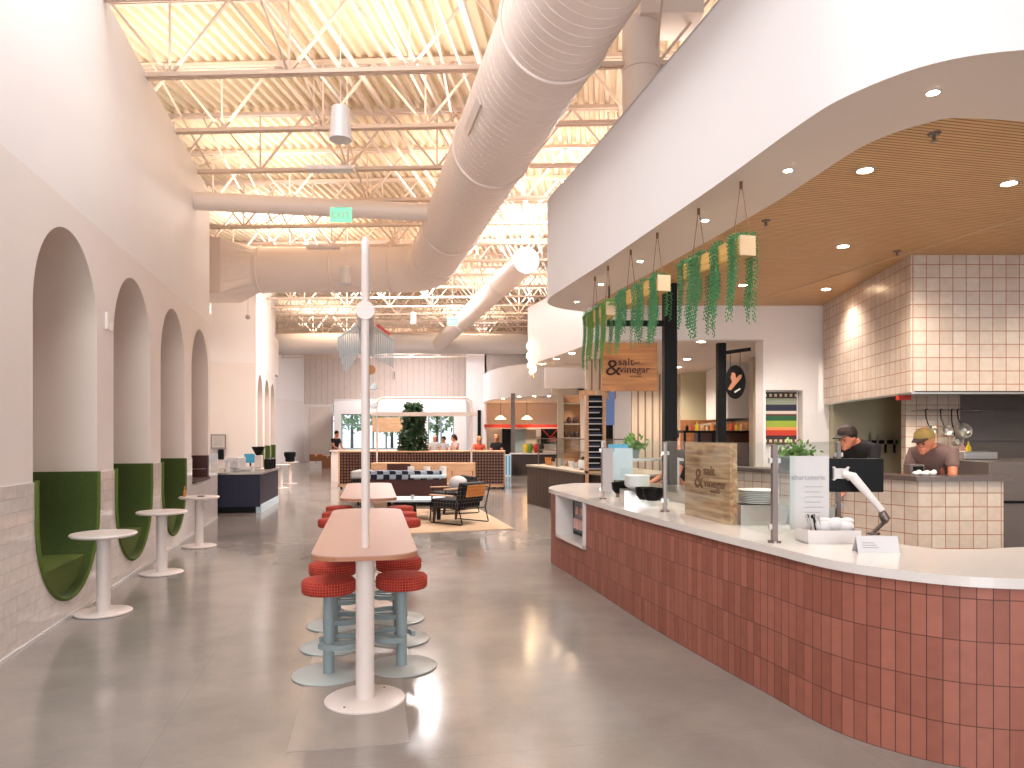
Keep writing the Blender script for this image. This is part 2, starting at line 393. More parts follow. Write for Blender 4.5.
# left wall with pill-shaped niches; local x runs along the wall, local y goes into it
WR = math.atan2(1, -.2394); WL = (-2.40, 0, 0); K = math.hypot(1, .2394)
def pill_wall(name, s0, s1, z0, z1, holes, m, n=28, y=0):
    b = MB(); xs = {s0, s1}
    for (c, r, zl, zh, kind) in holes:
        for i in range(n+1): xs.add(c+r*math.cos(PI*i/n))
    xs = sorted(xs)
    def rng(x, side):
        for (c, r, zl, zh, kind) in holes:
            if c-r-1e-6 <= x <= c+r+1e-6:
                if abs(x-(c-r)) < 1e-6 and side < 0 or abs(x-(c+r)) < 1e-6 and side > 0: continue
                d = math.sqrt(max(0, r*r-(x-c)**2)); return (zl-d if kind else zl), zh+d
        return None
    for a, c in zip(xs, xs[1:]):
        ra = rng(a, 1); rc = rng(c, -1); cl = lambda q: max(z0, min(z1, q))
        def quad(p0, p1, q0, q1):
            if p1-p0 < 1e-6 and q1-q0 < 1e-6: return
            b.add([(a, y, p0), (c, y, q0), (c, y, q1), (a, y, p1)], [(0, 1, 2, 3)])
        if ra and rc: quad(z0, cl(ra[0]), z0, cl(rc[0])); quad(cl(ra[1]), z1, cl(rc[1]), z1)
        else: quad(z0, z1, z0, z1)
    return b
RAD = .765; ZC = 2.67; ZB = .93
holes = [(6.556+2.067*k, RAD, ZB, ZC, 1) for k in range(3)]+[(6.556+2.067*3, RAD, .83, ZC, 0)]
b = pill_wall('w', -9, 13.66, 1.25, 3.68, holes, None); struct(b, 'wall_left', 'pink_paint', WL, WR)
b = MB(); b.add([(-9, 0, 3.68), (13.66, 0, 3.68), (13.66, 0, 6.1), (-9, 0, 6.1)], [(0, 1, 2, 3)])
b.add([(-9, 0, 6.1), (13.66, 0, 6.1), (13.66, .3, 6.1), (-9, .3, 6.1)], [(0, 1, 2, 3)]); struct(b, 'wall_left', 'white_paint', WL, WR)
b = MB(); b.box(13.64, 13.66, 0, 3.9, 1.25, 6.1); struct(b, 'wall_left', 'white_paint', WL, WR)
b = MB(); b.box(-9, 13.63, .86, .9, 0, 6.1); struct(b, 'wall_left', 'white_paint', WL, WR)
b = pill_wall('w', -9, 14.47, 0, 1.25, holes, None, y=-.012)
b.box(13.66, 14.47, 0, .14, 0, 1.25); b.box(14.46, 14.47, -.012, .14, 0, 1.25)
for u0, u1 in zip([-9]+[h[0]+RAD for h in holes], [h[0]-RAD for h in holes]+[14.47]): b.add([(u0, -.012, 1.25), (u1, -.012, 1.25), (u1, .0, 1.25), (u0, 0, 1.25)], [(0, 1, 2, 3)])
struct(b, 'wall_left', 'wainscot_tile', WL, WR)
b = MB(); b.box(-9, 14.48, -.022, -.012, 0, .035); struct(b, 'baseboard_left', 'white_gloss', WL, WR)
ND = .62
def niche(c, kind=1, r=RAD, zl=ZB, zh=ZC):
    pts = [(c+r*math.cos(a), zh+r*math.sin(a)) for a in [PI*i/24 for i in range(25)]]
    if kind: pts += [(c+r*math.cos(a), zl+r*math.sin(a)) for a in [PI+PI*i/24 for i in range(25)]]
    else: pts += [(c-r, zl), (c+r, zl)]
    n = len(pts); b = MB()
    b.add([(x, 0, z) for x, z in pts]+[(x, ND, z) for x, z in pts], [(i, (i+1) % n, n+(i+1) % n, n+i) for i in range(n)]+[tuple(range(n, 2*n))])
    return b
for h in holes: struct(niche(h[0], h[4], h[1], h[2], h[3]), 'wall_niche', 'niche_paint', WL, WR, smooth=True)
# further stretch of the same wall, beyond the coffee recess
h2 = [(22.35+2.07*k, RAD, ZB, ZC, 1) for k in range(3)]
b = pill_wall('w', 21.2, 27.7, 1.25, 3.68, h2, None); struct(b, 'wall_left', 'pink_paint', WL, WR)
b = pill_wall('w', 21.2, 27.7, 0, 1.25, h2, None, y=-.012); struct(b, 'wall_left', 'wainscot_tile', WL, WR)
b = MB(); b.box(21.2, 27.7, 0, .02, 3.68, 7.0); b.box(27.68, 27.7, 0, 1.5, 0, 7.0); struct(b, 'wall_left', 'white_paint', WL, WR)
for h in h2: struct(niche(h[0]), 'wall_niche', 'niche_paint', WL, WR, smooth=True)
b = MB(); q = [(21.2+.35*(1-math.cos(a)) -.0, .35*(1-math.sin(a))) for a in [PI/2*i/8 for i in range(9)]]
b.box(21.2, 21.22, 0, 4.6, 0, 3.68); struct(b, 'wall_recess', 'pink_paint', WL, WR)
b = MB(); b.box(21.2, 21.22, 0, 4.6, 3.68, 7.0); b.box(13.64, 21.2, 3.9, 4.0, 0, 7); struct(b, 'wall_recess', 'white_paint', WL, WR)
# soffit wedge over the recess, and beyond the second wall
b = MB(); b.box(17.3, 19.4, .9, 3.2, 4.75, 5.1); struct(b, 'trim_1', 'white_paint', WL, WR)
b = MB(); b.box(28.6, 31.6, .2, 1.6, 4.1, 5.6); struct(b, 'trim_2', 'white_paint', WL, WR)
b = MB(); b.box(-22, -21.8, -9, 47, 0, 7.1); struct(b, 'wall_left', 'white_paint')
b = MB(); b.box(13.8, 14, -9, 47, 0, 7.1); struct(b, 'wall_right', 'white_paint')
# far corner and storefront
def quadwall(name, p, q, z0, z1, m, th=.1):
    p = Vector((*p, 0)); q = Vector((*q, 0)); L = (q-p).length; b = MB(); b.box(0, L, 0, th, z0, z1)
    return struct(b, name, m, p, math.atan2(q.y-p.y, q.x-p.x))
quadwall('wall_left', (-15.4, 31), (-12.7, 44), 0, 3.68, 'pink_paint'); quadwall('wall_left', (-15.4, 31), (-12.7, 44), 3.68, 7.1, 'white_paint')
quadwall('wall_far', (-12.7, 44), (-10.95, 44), 0, 3.5, 'pink_paint'); quadwall('wall_far', (-12.7, 44), (9, 44), 3.5, 7.1, 'panel_lines')
b = MB()
def rectz(Y, x0, x1, y0, y1):     # pixel rectangle at depth -> world X and Z limits
    a = at(x0, y1, Y); c = at(x1, y0, Y); return a.x, c.x, a.z, c.z
YW = 41.0
X0, X1, _, ZT = rectz(YW, 334, 466, 400, 460)
a0, a1, az0, az1 = rectz(YW, 341, 400, 414, 449); c0, c1, cz0, cz1 = rectz(YW, 428, 454, 414, 447)
for (x0, x1, z0, z1) in [(X0, a0, 0, ZT), (a1, c0, 0, ZT), (c1, X1, 0, ZT), (a0, a1, 0, az0), (a0, a1, az1, ZT), (c0, c1, 0, cz0), (c0, c1, cz1, ZT)]: b.box(x0, x1, YW, YW+.2, z0, z1)
b.box(X0, X1, YW, 44, ZT-.02, ZT+.05); struct(b, 'wall_far', 'white_paint')
b = MB(); b.box(X1, -1.4, YW+.3, YW+.4, 0, 7.1); struct(b, 'wall_far', 'white_paint')
for i, (x0, x1, z0, z1, muls) in enumerate([(a0, a1, az0, az1, (373, 386)), (c0, c1, cz0, cz1, (441,))]):
    f_ = MB(); s_ = .06
    f_.box(x0, x1, YW+.05, YW+.15, z0, z0+s_); f_.box(x0, x1, YW+.05, YW+.15, z1-s_, z1); f_.box(x0, x0+s_, YW+.05, YW+.15, z0, z1); f_.box(x1-s_, x1, YW+.05, YW+.15, z0, z1)
    for q in muls: xx = at(q, 0, YW).x; f_.box(xx-.05, xx+.05, YW+.05, YW+.15, z0, z1)
    f_.box(x0, x1, YW+.05, YW+.15, z1-.62, z1-.56)
    w_ = struct(f_, 'window_%d' % (i+1), 'stool_blue')
    g_ = MB(); g_.box(x0, x1, YW+.1, YW+.105, z0, z1); g_.build('window_pane', 'pane', w_)
x0, x1, z0, z1 = rectz(YW-.2, 372, 402, 417.5, 432)
b = MB(); b.box(x0, x1, YW-.1, YW-.05, z0, z1); tag(b.build('roller_shade', 'light_wood'), 'tan roller shade half drawn over the far storefront window', 'window shade')
b = MB(); x0, x1, z0, z1 = rectz(43.9, 309, 331, 407, 455); b.box(x0, x1, 43.93, 43.99, 0, z1); struct(b, 'door_1', 'niche_paint')
b = MB(); x0, x1, z0, z1 = rectz(41.2, 477.5, 481, 410, 437); b.box(x0, x1, 41.24, 41.3, .4, z1); struct(b, 'door_2', 'black')
# daylight greenery seen through the glass
def tree_out(px, Y, h, label):
    p = at(px, 0, Y); o = thing('outdoor_tree', label, 'tree', (p.x, Y, -.02))
    t_ = MB(); t_.cyl((0, 0, 0), (0, 0, h*.5), .15, .1, 8); t_.build('trunk', 'dark_brown', o)
    l_ = MB()
    for i in range(500):
        a = random.random()*2*PI; e = math.asin(random.uniform(-1, 1)); r = random.uniform(.6, 1)*h*.36
        c_ = Vector((math.cos(a)*math.cos(e)*r, math.sin(a)*math.cos(e)*r, h*.6+math.sin(e)*r)); d = .3
        u = Vector((random.uniform(-1, 1), random.uniform(-1, 1), random.uniform(-1, 1))).normalized()*d; v = Vector((random.uniform(-1, 1), random.uniform(-1, 1), random.uniform(-1, 1))).normalized()*d
        l_.add([c_-u, c_+v*.5, c_+u, c_-v*.5], [(0, 1, 2, 3)])
    l_.build('foliage', 'outdoor_leaf', o)
tree_out(352, 62, 7, 'sunlit green tree outside the left part of the far window')
tree_out(392, 66, 6, 'pale green tree outside, right behind the tan roller shade')
tree_out(437, 60, 6.5, 'green tree outside the narrow far window right of the ficus')

# ---------------------------------------------------------------- bulkheads over the stalls
def bulkhead(n, outer, inner, z0, z1, zb, rim='white_paint'):
    """outer: plan line of the fascia; inner: plan line where the soffit ring ends"""
    b = MB(); N = len(outer)
    for i in range(N-1):
        a, c = outer[i], outer[i+1]; b.add([(a.x, a.y, z0), (c.x, c.y, z0), (c.x, c.y, z1), (a.x, a.y, z1)], [(0, 1, 2, 3)])
    struct(b, 'trim_%d' % n, rim, smooth=True)
    b = MB(); k = len(inner)
    for i in range(N-1):
        a, c = outer[i], outer[i+1]; p = inner[min(k-1, int(i/(N-1)*(k-1)+.5))]; q = inner[min(k-1, int((i+1)/(N-1)*(k-1)+.5))]
        b.add([(a.x, a.y, z0), (c.x, c.y, z0), (q.x, q.y, z0), (p.x, p.y, z0)], [(0, 1, 2, 3)])
    struct(b, 'trim_%d' % n, 'soffit_paint')
    b = MB(); pts = [(p.x, p.y) for p in outer]+[(p.x, p.y) for p in reversed(inner)]
    return b
ZS = 3.4
fo = catmull([(2.2, 10.9), (1.2, 10.5), (.62, 10.05), (.47, 9.5), (.66, 8.6), (.94, 7.45), (1.24, 6.1), (1.47, 5.05), (1.64, 4.17), (1.76, 3.78), (2.02, 3.45), (2.42, 3.32), (3.0, 3.32), (4.2, 3.5), (6.5, 3.95)], 6)
fi = catmull([(2.2, 10.05), (1.6, 10.02), (1.2, 10.0), (1.12, 9.8), (1.25, 9.1), (1.5, 8.0), (1.72, 7.0), (1.88, 6.2), (2.03, 5.4), (2.13, 4.62), (2.2, 4.34), (2.36, 4.12), (2.62, 4.05), (3.9, 4.27), (6.5, 4.8)], 6)
bulkhead(3, fo, fi, ZS, 4.7, None)
# lid of the near bulkhead and the slatted wooden ceiling inside the ring
b = MB(); b.prism([(p.x, p.y) for p in fo]+[(6.5, 10.9)], 4.68, 4.7); struct(b, 'ceiling', 'white_paint')
b = MB(); mi = Matrix.Rotation(-HA, 4, 'Z')
pts = [mi @ Vector((p.x, p.y, 0)) for p in fi]+[mi @ Vector((6.5, 10.05, 0))]
b.prism([(p.x, p.y) for p in pts], ZS+.02, ZS+.04); struct(b, 'ceiling', 'wood_slats', (0, 0, 0), HA)
# thin light seams between the ceiling panels
b = MB()
for sx in (3.05, 4.3):
    p = Matrix.Rotation(HA, 4, 'Z') @ Vector((sx, 0, 0))
for (p, q) in [(at(1024, 158, 0) if 0 else Vector((4.55, 4.6)), Vector((3.2, 9.9))), (Vector((5.9, 5.0)), Vector((4.6, 9.9)))]:
    b.bar((p.x, p.y, ZS+.015), (q.x, q.y, ZS+.015), .02, .01)
struct(b, 'trim_4', 'log_end')
# header across the back of the near stall, white end wall
b = MB(); b.box(1.05, 6.4, 10.02, 10.2, 2.95, 3.5); struct(b, 'trim_5', 'white_paint')
b = MB()
x0, x1, z0, z1 = rectz(10.02, 766, 803, 390, 455)
b.box(3.50, x0, 10.03, 10.35, 0, 2.95); b.box(x1, 4.42, 10.03, 10.35, 0, 2.95); b.box(x0, x1, 10.03, 10.35, z1, 2.95); b.box(x0, x1, 10.03, 10.35, 0, z0); b.box(x0, x1, 10.2, 10.35, z0, z1)
struct(b, 'wall_right', 'white_paint')
o = thing('tile_mosaic', 'striped tile mosaic panel with dark checked borders in the white wall recess', 'wall art', (x0+.01, 10.2, z1-.76))
b = MB(); b.box(0, x1-x0-.02, -.03, -.002, 0, .74); b.build('mosaic_panel', 'mosaic', o)
b = MB(); b.box(-.0, .02, -.035, -.001, -.02, .76); b.box(x1-x0-.04, x1-x0-.02, -.035, -.001, -.02, .76); b.build('frame', 'white_gloss', o)
# sage wall behind the cooks, tile return and steel lining
b = MB(); b.box(4.42, 5.75, 9.9, 10.02, 0, 3.42); struct(b, 'wall_right', 'sage')
b = MB(); b.box(0, .68, 0, .1, 0, 3.4); struct(b, 'wall_right', 'kitchen_tile', (4.92, 9.0, 0), 0)
b = MB(); b.box(5.6, 9.5, 9.0, 9.08, 0, 3.4); b.box(5.6, 9.5, 8.96, 9.0, 1.55, 1.58); b.box(5.6, 9.5, 8.97, 9.0, 1.93, 1.945); struct(b, 'wall_right', 'steel_dark')
b = MB(); b.box(8.9, 9.0, 3.6, 9.2, 0, 4.6); struct(b, 'wall_right', 'sage')
# stall interiors behind the header
b = MB(); b.prism([(1.3, 10.2), (6.4, 10.2), (6.4, 16), (2.0, 16)], 2.97, 3.0); struct(b, 'ceiling', 'soffit_paint')
b = MB(); b.box(at(681, 0, 15.6).x, 7, 15.6, 15.7, 0, 3); struct(b, 'wall_right', 'cream_wall')
b = MB(); b.box(at(681, 0, 15.5).x, 7, 15.53, 15.6, 0, at(0, 420, 15.5).z); struct(b, 'wall_right', 'orange_tile')
b = MB(); b.box(at(753, 0, 12.4).x, 4.4, 12.4, 12.6, 0, 2.97); struct(b, 'wall_right', 'grey_beige')
# second bulkhead and its stall
o2 = catmull([(3.4, 19.2), (1.4, 19.0), (.62, 18.75), (.40, 18.3), (.63, 17.5), (1.1, 15.8), (1.6, 13.6), (2.0, 11.2)], 6)
i2 = catmull([(3.4, 18.6), (2.2, 18.4), (1.6, 18.2), (1.3, 18), (1.55, 17.2), (2.1, 15.6), (2.6, 13.5), (3.0, 11.2)], 6)
bulkhead(7, o2, i2, ZS, 4.85, None)
b = MB(); b.prism([(p.x, p.y) for p in o2]+[(6.4, 11.2), (6.4, 19.2)], 4.83, 4.85); b.prism([(p.x, p.y) for p in i2]+[(6.4, 11.2), (6.4, 18.6)], ZS+.01, ZS+.03); struct(b, 'ceiling', 'soffit_paint')
b = MB(); x0, x1, z0, z1 = rectz(19.5, 545, 620, 370, 388); b.box(x0, 6, 19.5, 19.7, z0, z1+.3); struct(b, 'trim_8', 'white_paint')
b = MB(); x0, x1, z0, z1 = rectz(14.6, 586, 616, 374, 399); b.box(x0, x1, 14.6, 14.7, z0, z1+.3); struct(b, 'trim_9', 'curtain_slats')
# mid partitions: white column, dark doorway, slatted panel
b = MB(); x0, x1, z0, z1 = rectz(15.0, 615, 631, 380, 440); b.box(x0, x1, 15, 15.3, 0, 3.4); struct(b, 'wall_right', 'white_gloss')
b = MB(); x0, x1, z0, z1 = rectz(16.0, 630, 690, 380, 440); b.box(0, x1-x0, 0, .1, 0, 3.0); struct(b, 'wall_right', 'curtain_slats', (x0, 16, 0))
b = MB(); x0, x1, z0, z1 = rectz(15.4, 604, 616, 390, 440); b.box(x0, x1, 15.4, 15.5, 0, 2.6); struct(b, 'door_3', 'black')
# third bulkhead
o3 = catmull([(-1.6, 40.5), (-1.5, 38.8), (-1.0, 36.2), (0, 33.9), (1.4, 32.5), (3.5, 32), (7, 31.8)], 6)
i3 = catmull([(0, 40.5), (0, 39.5), (.3, 37.5), (1, 35.9), (2, 35), (3.5, 34.5), (7, 34.2)], 6)
bulkhead(10, o3, i3, ZS, 4.9, None)
b = MB(); b.prism([(p.x, p.y) for p in i3]+[(7, 40.5)], ZS+.01, ZS+.03); b.prism([(p.x, p.y) for p in o3]+[(7, 40.5)], 4.88, 4.9); struct(b, 'ceiling', 'soffit_paint')
b = MB(); b.box(-1.5, 9, 39.4, 39.5, 4.9, 6.6); b.box(-1.5, -1.4, 39.4, 44, 0, 7.1); struct(b, 'wall_far', 'white_paint')
b = MB(); b.box(-1.4, 9, 40.5, 40.6, 0, 3.4); struct(b, 'wall_far', 'niche_paint')
b = MB(); x0, x1, z0, z1 = rectz(24, 578, 588, 400, 440); b.box(x0, x1, 24, 24.3, 0, 3.4); struct(b, 'wall_right', 'white_gloss')
b = MB(); x0, x1, z0, z1 = rectz(24, 552, 600, 350, 395); b.box(x0, 7, 24, 24.2, z0, 3.5); struct(b, 'trim_11', 'grey_beige')

# ================================================================ ROOF STEEL
jo = thing('roof_joist', 'cream open-web steel joist crossing under the ribbed roof deck', 'roof joist', (0, 7.13, 0), R(-2.7), 'open-web roof joists')
b = MB(); b.box(-14, 9, -.06, -.012, 6.99, 7.05); b.box(-14, 9, .012, .06, 6.99, 7.05); b.build('top_chord', 'steel_cream', jo)
b = MB(); b.box(-14, 9, -.055, -.012, 6.05, 6.1); b.box(-14, 9, .012, .055, 6.05, 6.1); b.build('bottom_chord', 'steel_cream', jo)
b = MB(); pw = 1.5; x = -14
while x < 9-pw:
    b.bar((x, 0, 7.0), (x+pw/2, 0, 6.08), .032); b.bar((x+pw/2, 0, 6.08), (x+pw, 0, 7.0), .032); b.bar((x+pw/2, 0, 6.1), (x+pw/2, 0, 7.0), .024); x += pw
b.build('web', 'steel_cream', jo)
ORD = ['first', 'second', 'third', 'fourth', 'fifth', 'sixth', 'seventh', 'eighth', 'ninth', 'tenth', 'eleventh', 'twelfth', 'thirteenth', 'fourteenth', 'fifteenth', 'sixteenth', 'seventeenth', 'eighteenth', 'nineteenth', 'twentieth', 'twenty-first', 'twenty-second', 'twenty-third']
jo['label'] = 'cream open-web steel joist nearest the viewer, %s under the deck' % ORD[0]
for k in range(1, 22):
    dup(jo, (0, 7.13+1.605*k, 0), label='cream open-web steel joist, %s counting back from the viewer' % ORD[k])
# bridging angles between joists
for lab, x0, st in (('leftmost', -5.2, 8.8), ('second', -2.9, 7.2), ('third', -1.0, 8.8), ('rightmost', 1.6, 7.2)):
    b = MB()
    for k in range(14):
        y0 = st+1.605*k; xx = x0-.0*k
        b.bar((xx, y0, 6.1), (xx+.15, y0+1.6, 7.0), .025); b.bar((xx, y0, 7.0), (xx+.15, y0+1.6, 6.1), .025)
    tag(b.build('cross_bridging', 'steel_cream'), 'thin crossed steel bridging rods between the roof joists, %s run' % lab, 'bridging', 'bridging rods')
rd = Vector((math.sin(R(7)), math.cos(R(7)), 0))
for i, (px, py, z, r, lab) in enumerate([(292, 0, 6.75, .035, 'leftmost pipe'), (312, 0, 6.7, .035, 'second pipe'), (352, 0, 6.8, .02, 'thin middle pipe'), (405, 0, 6.75, .028, 'fourth pipe'), (418, 0, 6.75, .022, 'fifth pipe'), (463, 7, 6.7, .05, 'thick right-hand pipe'), (372, 0, 6.5, .018, 'seventh thin conduit'), (385, 0, 6.55, .022, 'eighth thin conduit'), (262, 0, 6.6, .022, 'far-left thin conduit'), (436, 0, 6.6, .018, 'ninth thin conduit')]):
    Y = (z-EYE)*F/(435-py); x = (px-512)*Y/F; a = Vector((x, Y, z))-rd*3
    b = MB(); b.cyl(a, a+rd*(10+i*3), r, n=8); tag(b.build('ceiling_pipe', 'steel_cream' if i < 5 else 'duct_pink', smooth=True), 'cream ceiling pipe run along the deck, %s from the left wall' % lab, 'pipe')

# ================================================================ DUCTS
dd = Vector((-.234, 1, 0)).normalized()
def duct_main():
    o = thing('main_air_duct', 'huge pink spiral air duct bending left below the roof joists', 'air duct')
    r = .52; z = 5.45; A = Vector((.51+.234*12, -5.7, z)); X = lambda Y: .51-.234*(Y-6.3)
    pts = [A]; Y = -5
    rad = 1.1; corner = Vector((X(16.7), 16.7, z)); s = corner-dd*rad*.8; e = corner+Vector((-1, 0, 0))*rad*.8
    n = 40
    for i in range(n): q = A.lerp(s, (i+1)/n); pts.append(q)
    for i in range(1, 13): u = i/12; pts.append(s*(1-u)**2+corner*2*u*(1-u)+e*u*u)
    end = Vector((at(258, 0, 16.7).x, 16.7, z))
    for i in range(1, 13): pts.append(e.lerp(end, i/12))
    b = MB(); b.tube(pts, r, 48); b.build('round_duct', 'duct_pink', o, smooth=True)
    # spiral seams as fine raised lines
    b = MB()
    L = (s-A).length; k = int(L/.14)
    for i in range(20, k):
        c = A+dd*(i*.14); rg = []; sx = Vector((dd.y, -dd.x, 0))
        for j in range(40): a = 2*PI*j/40; rg.append(c+sx*math.cos(a)*r*1.002+Vector((0, 0, 1))*math.sin(a)*r*1.002+dd*(j/40*.14))
        b.tube(rg, .0035, 4, closed=False)
    b.build('spiral_seam', 'duct_pink', o, smooth=True)
    for (c, d) in [(Vector((X(6.75), 6.75, z)), dd), (Vector((X(9.6), 9.6, z)), dd), (Vector((X(13.2), 13.2, z)), dd), (Vector((X(15.2), 15.2, z)), dd), (e, Vector((-1, 0, 0))), (corner+Vector((-2.2, 0, 0)), Vector((-1, 0, 0))), (end+Vector((.1, 0, 0)), Vector((-1, 0, 0)))]:
        b = MB(); sx = Vector((d.y, -d.x, 0)); rg = [c+sx*math.cos(2*PI*j/48)*(r+.012)+Vector((0, 0, 1))*math.sin(2*PI*j/48)*(r+.012) for j in range(48)]
        b.tube(rg, .018, 6, closed=True); b.build('collar_ring', 'duct_pink', o, smooth=True)
    # round to square transition and square boot against the recess
    b = MB(); n = 32; x1 = at(226, 0, 16.4).x; vs = []
    for j in range(n): a = 2*PI*j/n; vs.append((end.x, 16.7+r*math.cos(a), z+r*math.sin(a)))
    for j in range(n):
        a = 2*PI*j/n; c_, s_ = math.cos(a), math.sin(a); k_ = .62/max(abs(c_), abs(s_)); vs.append((x1, 16.7+k_*c_, z-.03+k_*s_))
    b.add(vs, [(j, (j+1) % n, n+(j+1) % n, n+j) for j in range(n)]); b.box(x1-2.2, x1, 16.08, 17.32, z-.65, z+.59)
    b.build('square_boot', 'duct_pink', o)
    b = MB(); p = A+dd*((8.35+5.7)/dd.y); sx = Vector((-dd.y, dd.x, 0)).normalized()
    n_ = (sx*.93+Vector((0, 0, -.36))).normalized(); c = p+n_*(r+.004)
    up = n_.cross(dd).normalized(); q = [c+dd*.42+up*.05, c-dd*.42+up*.05, c-dd*.42-up*.05, c+dd*.42-up*.05]
    b.add(q+[v+n_*.015 for v in q], [(0, 1, 2, 3), (4, 5, 6, 7), (0, 1, 5, 4), (1, 2, 6, 5), (2, 3, 7, 6), (3, 0, 4, 7)]); b.build('air_grille', 'niche_paint', o)
duct_main()
b = MB(); p = at(195, 200, 11.9); b.cyl((p.x-.2, 11.9, 5.5), (-1.25, 12.6, 5.5), .15, n=24); tag(b.build('branch_duct', 'duct_pink', smooth=True), 'small round branch duct crossing from the left wall top to the big duct', 'air duct')
o = thing('spiral_duct', 'capped slim duct running to the far transverse duct', 'air duct')
a = Vector((.32, 16.5, 5.62)); e = a+dd*15.2; b = MB(); b.cyl(a, e, .3, n=28); b.build('round_duct', 'duct_pink', o, smooth=True)
b = MB(); b.cyl(a-dd*.03, a-dd*.001, .305, n=28); b.build('end_cap', 'white_gloss', o, smooth=True)
for d in (2.6, 5.4, 9):
    b = MB(); b.cyl(a+dd*d, a+dd*(d+.05), .315, n=28); b.build('collar_ring', 'duct_pink', o, smooth=True)
b = MB(); b.cyl((-12.5, 31.6, 5.62), (.66, 31.6, 5.62), .44, n=32); tag(b.build('transverse_duct', 'white_paint', smooth=True), 'wide white duct crossing the whole far end of the hall', 'air duct')
o = thing('riser_duct', 'vertical pink duct riser with ring clamps behind the white bulkhead', 'air duct', (1.56, 8.7, 0))
b = MB(); b.cyl((0, 0, 4.7), (0, 0, 6.6), .225, n=28); b.build('riser', 'duct_pink', o, smooth=True)
for z in (5.25, 6.0):
    b = MB(); b.lathe([(.227, 0), (.24, 0), (.24, .03), (.227, .03)], 28, (0, 0, z)); b.build('clamp_ring', 'duct_pink', o, smooth=True)
b = MB(); b.box(-.06, .68, -.3, .3, 6.55, 7.0); b.build('plenum_box', 'duct_pink', o)

# ================================================================ CEILING PENDANTS
def pend_speaker(px, py, Y, r, h, label):
    p = at(px, py, Y); o = thing('pendant_speaker', label, 'speaker', (p.x, Y, p.z), 0, 'white cylinder speakers hung from the roof')
    b = MB(); b.lathe([(r*.75, h), (r*.78, h), (r, 0), (r*.93, 0)], 24); b.lathe([(r*.76, h-.01), (.02, h+.01)], 24); b.build('housing', 'white_gloss', o, smooth=True)
    b = MB(); b.lathe([(r*.94, .015), (.001, .015)], 24); b.build('grille', 'steel_dark', o)
    b = MB(); b.cyl((0, 0, h), (0, 0, 7.09-p.z), .006, n=6); b.build('cord', 'white_metal', o)
pend_speaker(340.5, 140, 8.9, .14, .40, 'nearest white cylinder speaker hanging in the upper left of the roof space')
pend_speaker(346, 284, 15.6, .13, .36, 'white cylinder speaker hanging just in front of the horizontal pink duct')
pend_speaker(413.5, 324, 26, .13, .42, 'small far white cylinder speaker below the duct elbow')
pend_speaker(402, 350, 33, .12, .42, 'small white cylinder speaker near the far duct, left one')
pend_speaker(393.5, 379, 30, .08, .3, 'tiny white pendant low before the far wall')
def heater(x0, x1, y, Y, label):
    p = at(x0, y, Y); w_ = (x1-x0)*Y/F; o = thing('linear_light', label, 'light fixture', p)
    b = MB(); b.box(0, w_, -.09, .09, 0, .05); b.build('body', 'duct_pink', o)
    b = MB()
    for i in range(3): b.box(.03+i*w_/3, (i+1)*w_/3-.03, -.095, -.085, .008, .042)
    b.box(.03, w_-.03, -.07, .07, -.006, 0); b.build('lens', 'white_metal', o)
    b = MB(); b.cyl((.1, 0, .05), (.1, 0, 7.09-p.z), .005, n=6); b.cyl((w_-.1, 0, .05), (w_-.1, 0, 7.09-p.z), .005, n=6); b.build('hanger', 'white_metal', o)
heater(307, 354, 171, 10.2, 'longer grey strip light hung above the branch duct')
heater(307, 340, 248.5, 15.5, 'shorter grey strip light in front of the big horizontal duct')
heater(454, 496, 324, 26, 'pale strip light hung over the far part of the hall')
def exit_sign(px, py, Y, w_, label):
    p = at(px, py, Y); o = thing('exit_sign', label, 'exit sign', p, 0)
    b = MB(); b.box(-w_/2, w_/2, -.012, .012, -w_*.33, w_*.33); b.build('sign_plate', 'exit_green', o)
    b = MB(); b.box(-w_*.28, w_*.28, -.03, .03, w_*.33, w_*.33+.04); b.cyl((0, 0, w_*.33+.04), (0, 0, 7.09-p.z), .006, n=6); b.build('mount', 'white_metal', o)
    text_mesh('EXIT', w_*.42, 'lettering', 'paper', o, (-w_*.44, -.014, -w_*.15), (PI/2, 0, 0))
exit_sign(341, 215, 11.2, .34, 'green exit sign hanging on a rod in front of the branch duct')
exit_sign(452.5, 322, 22, .32, 'small far green exit sign beside the slim duct')
b = MB(); p = at(248, 317, 17); b.ball(p, .06, 8); b.cyl(p, (p.x, p.y, 4.85), .006, n=6); tag(b.build('hanging_sensor', 'steel', smooth=True), 'small grey ball sensor dangling under the square duct end', 'sensor')

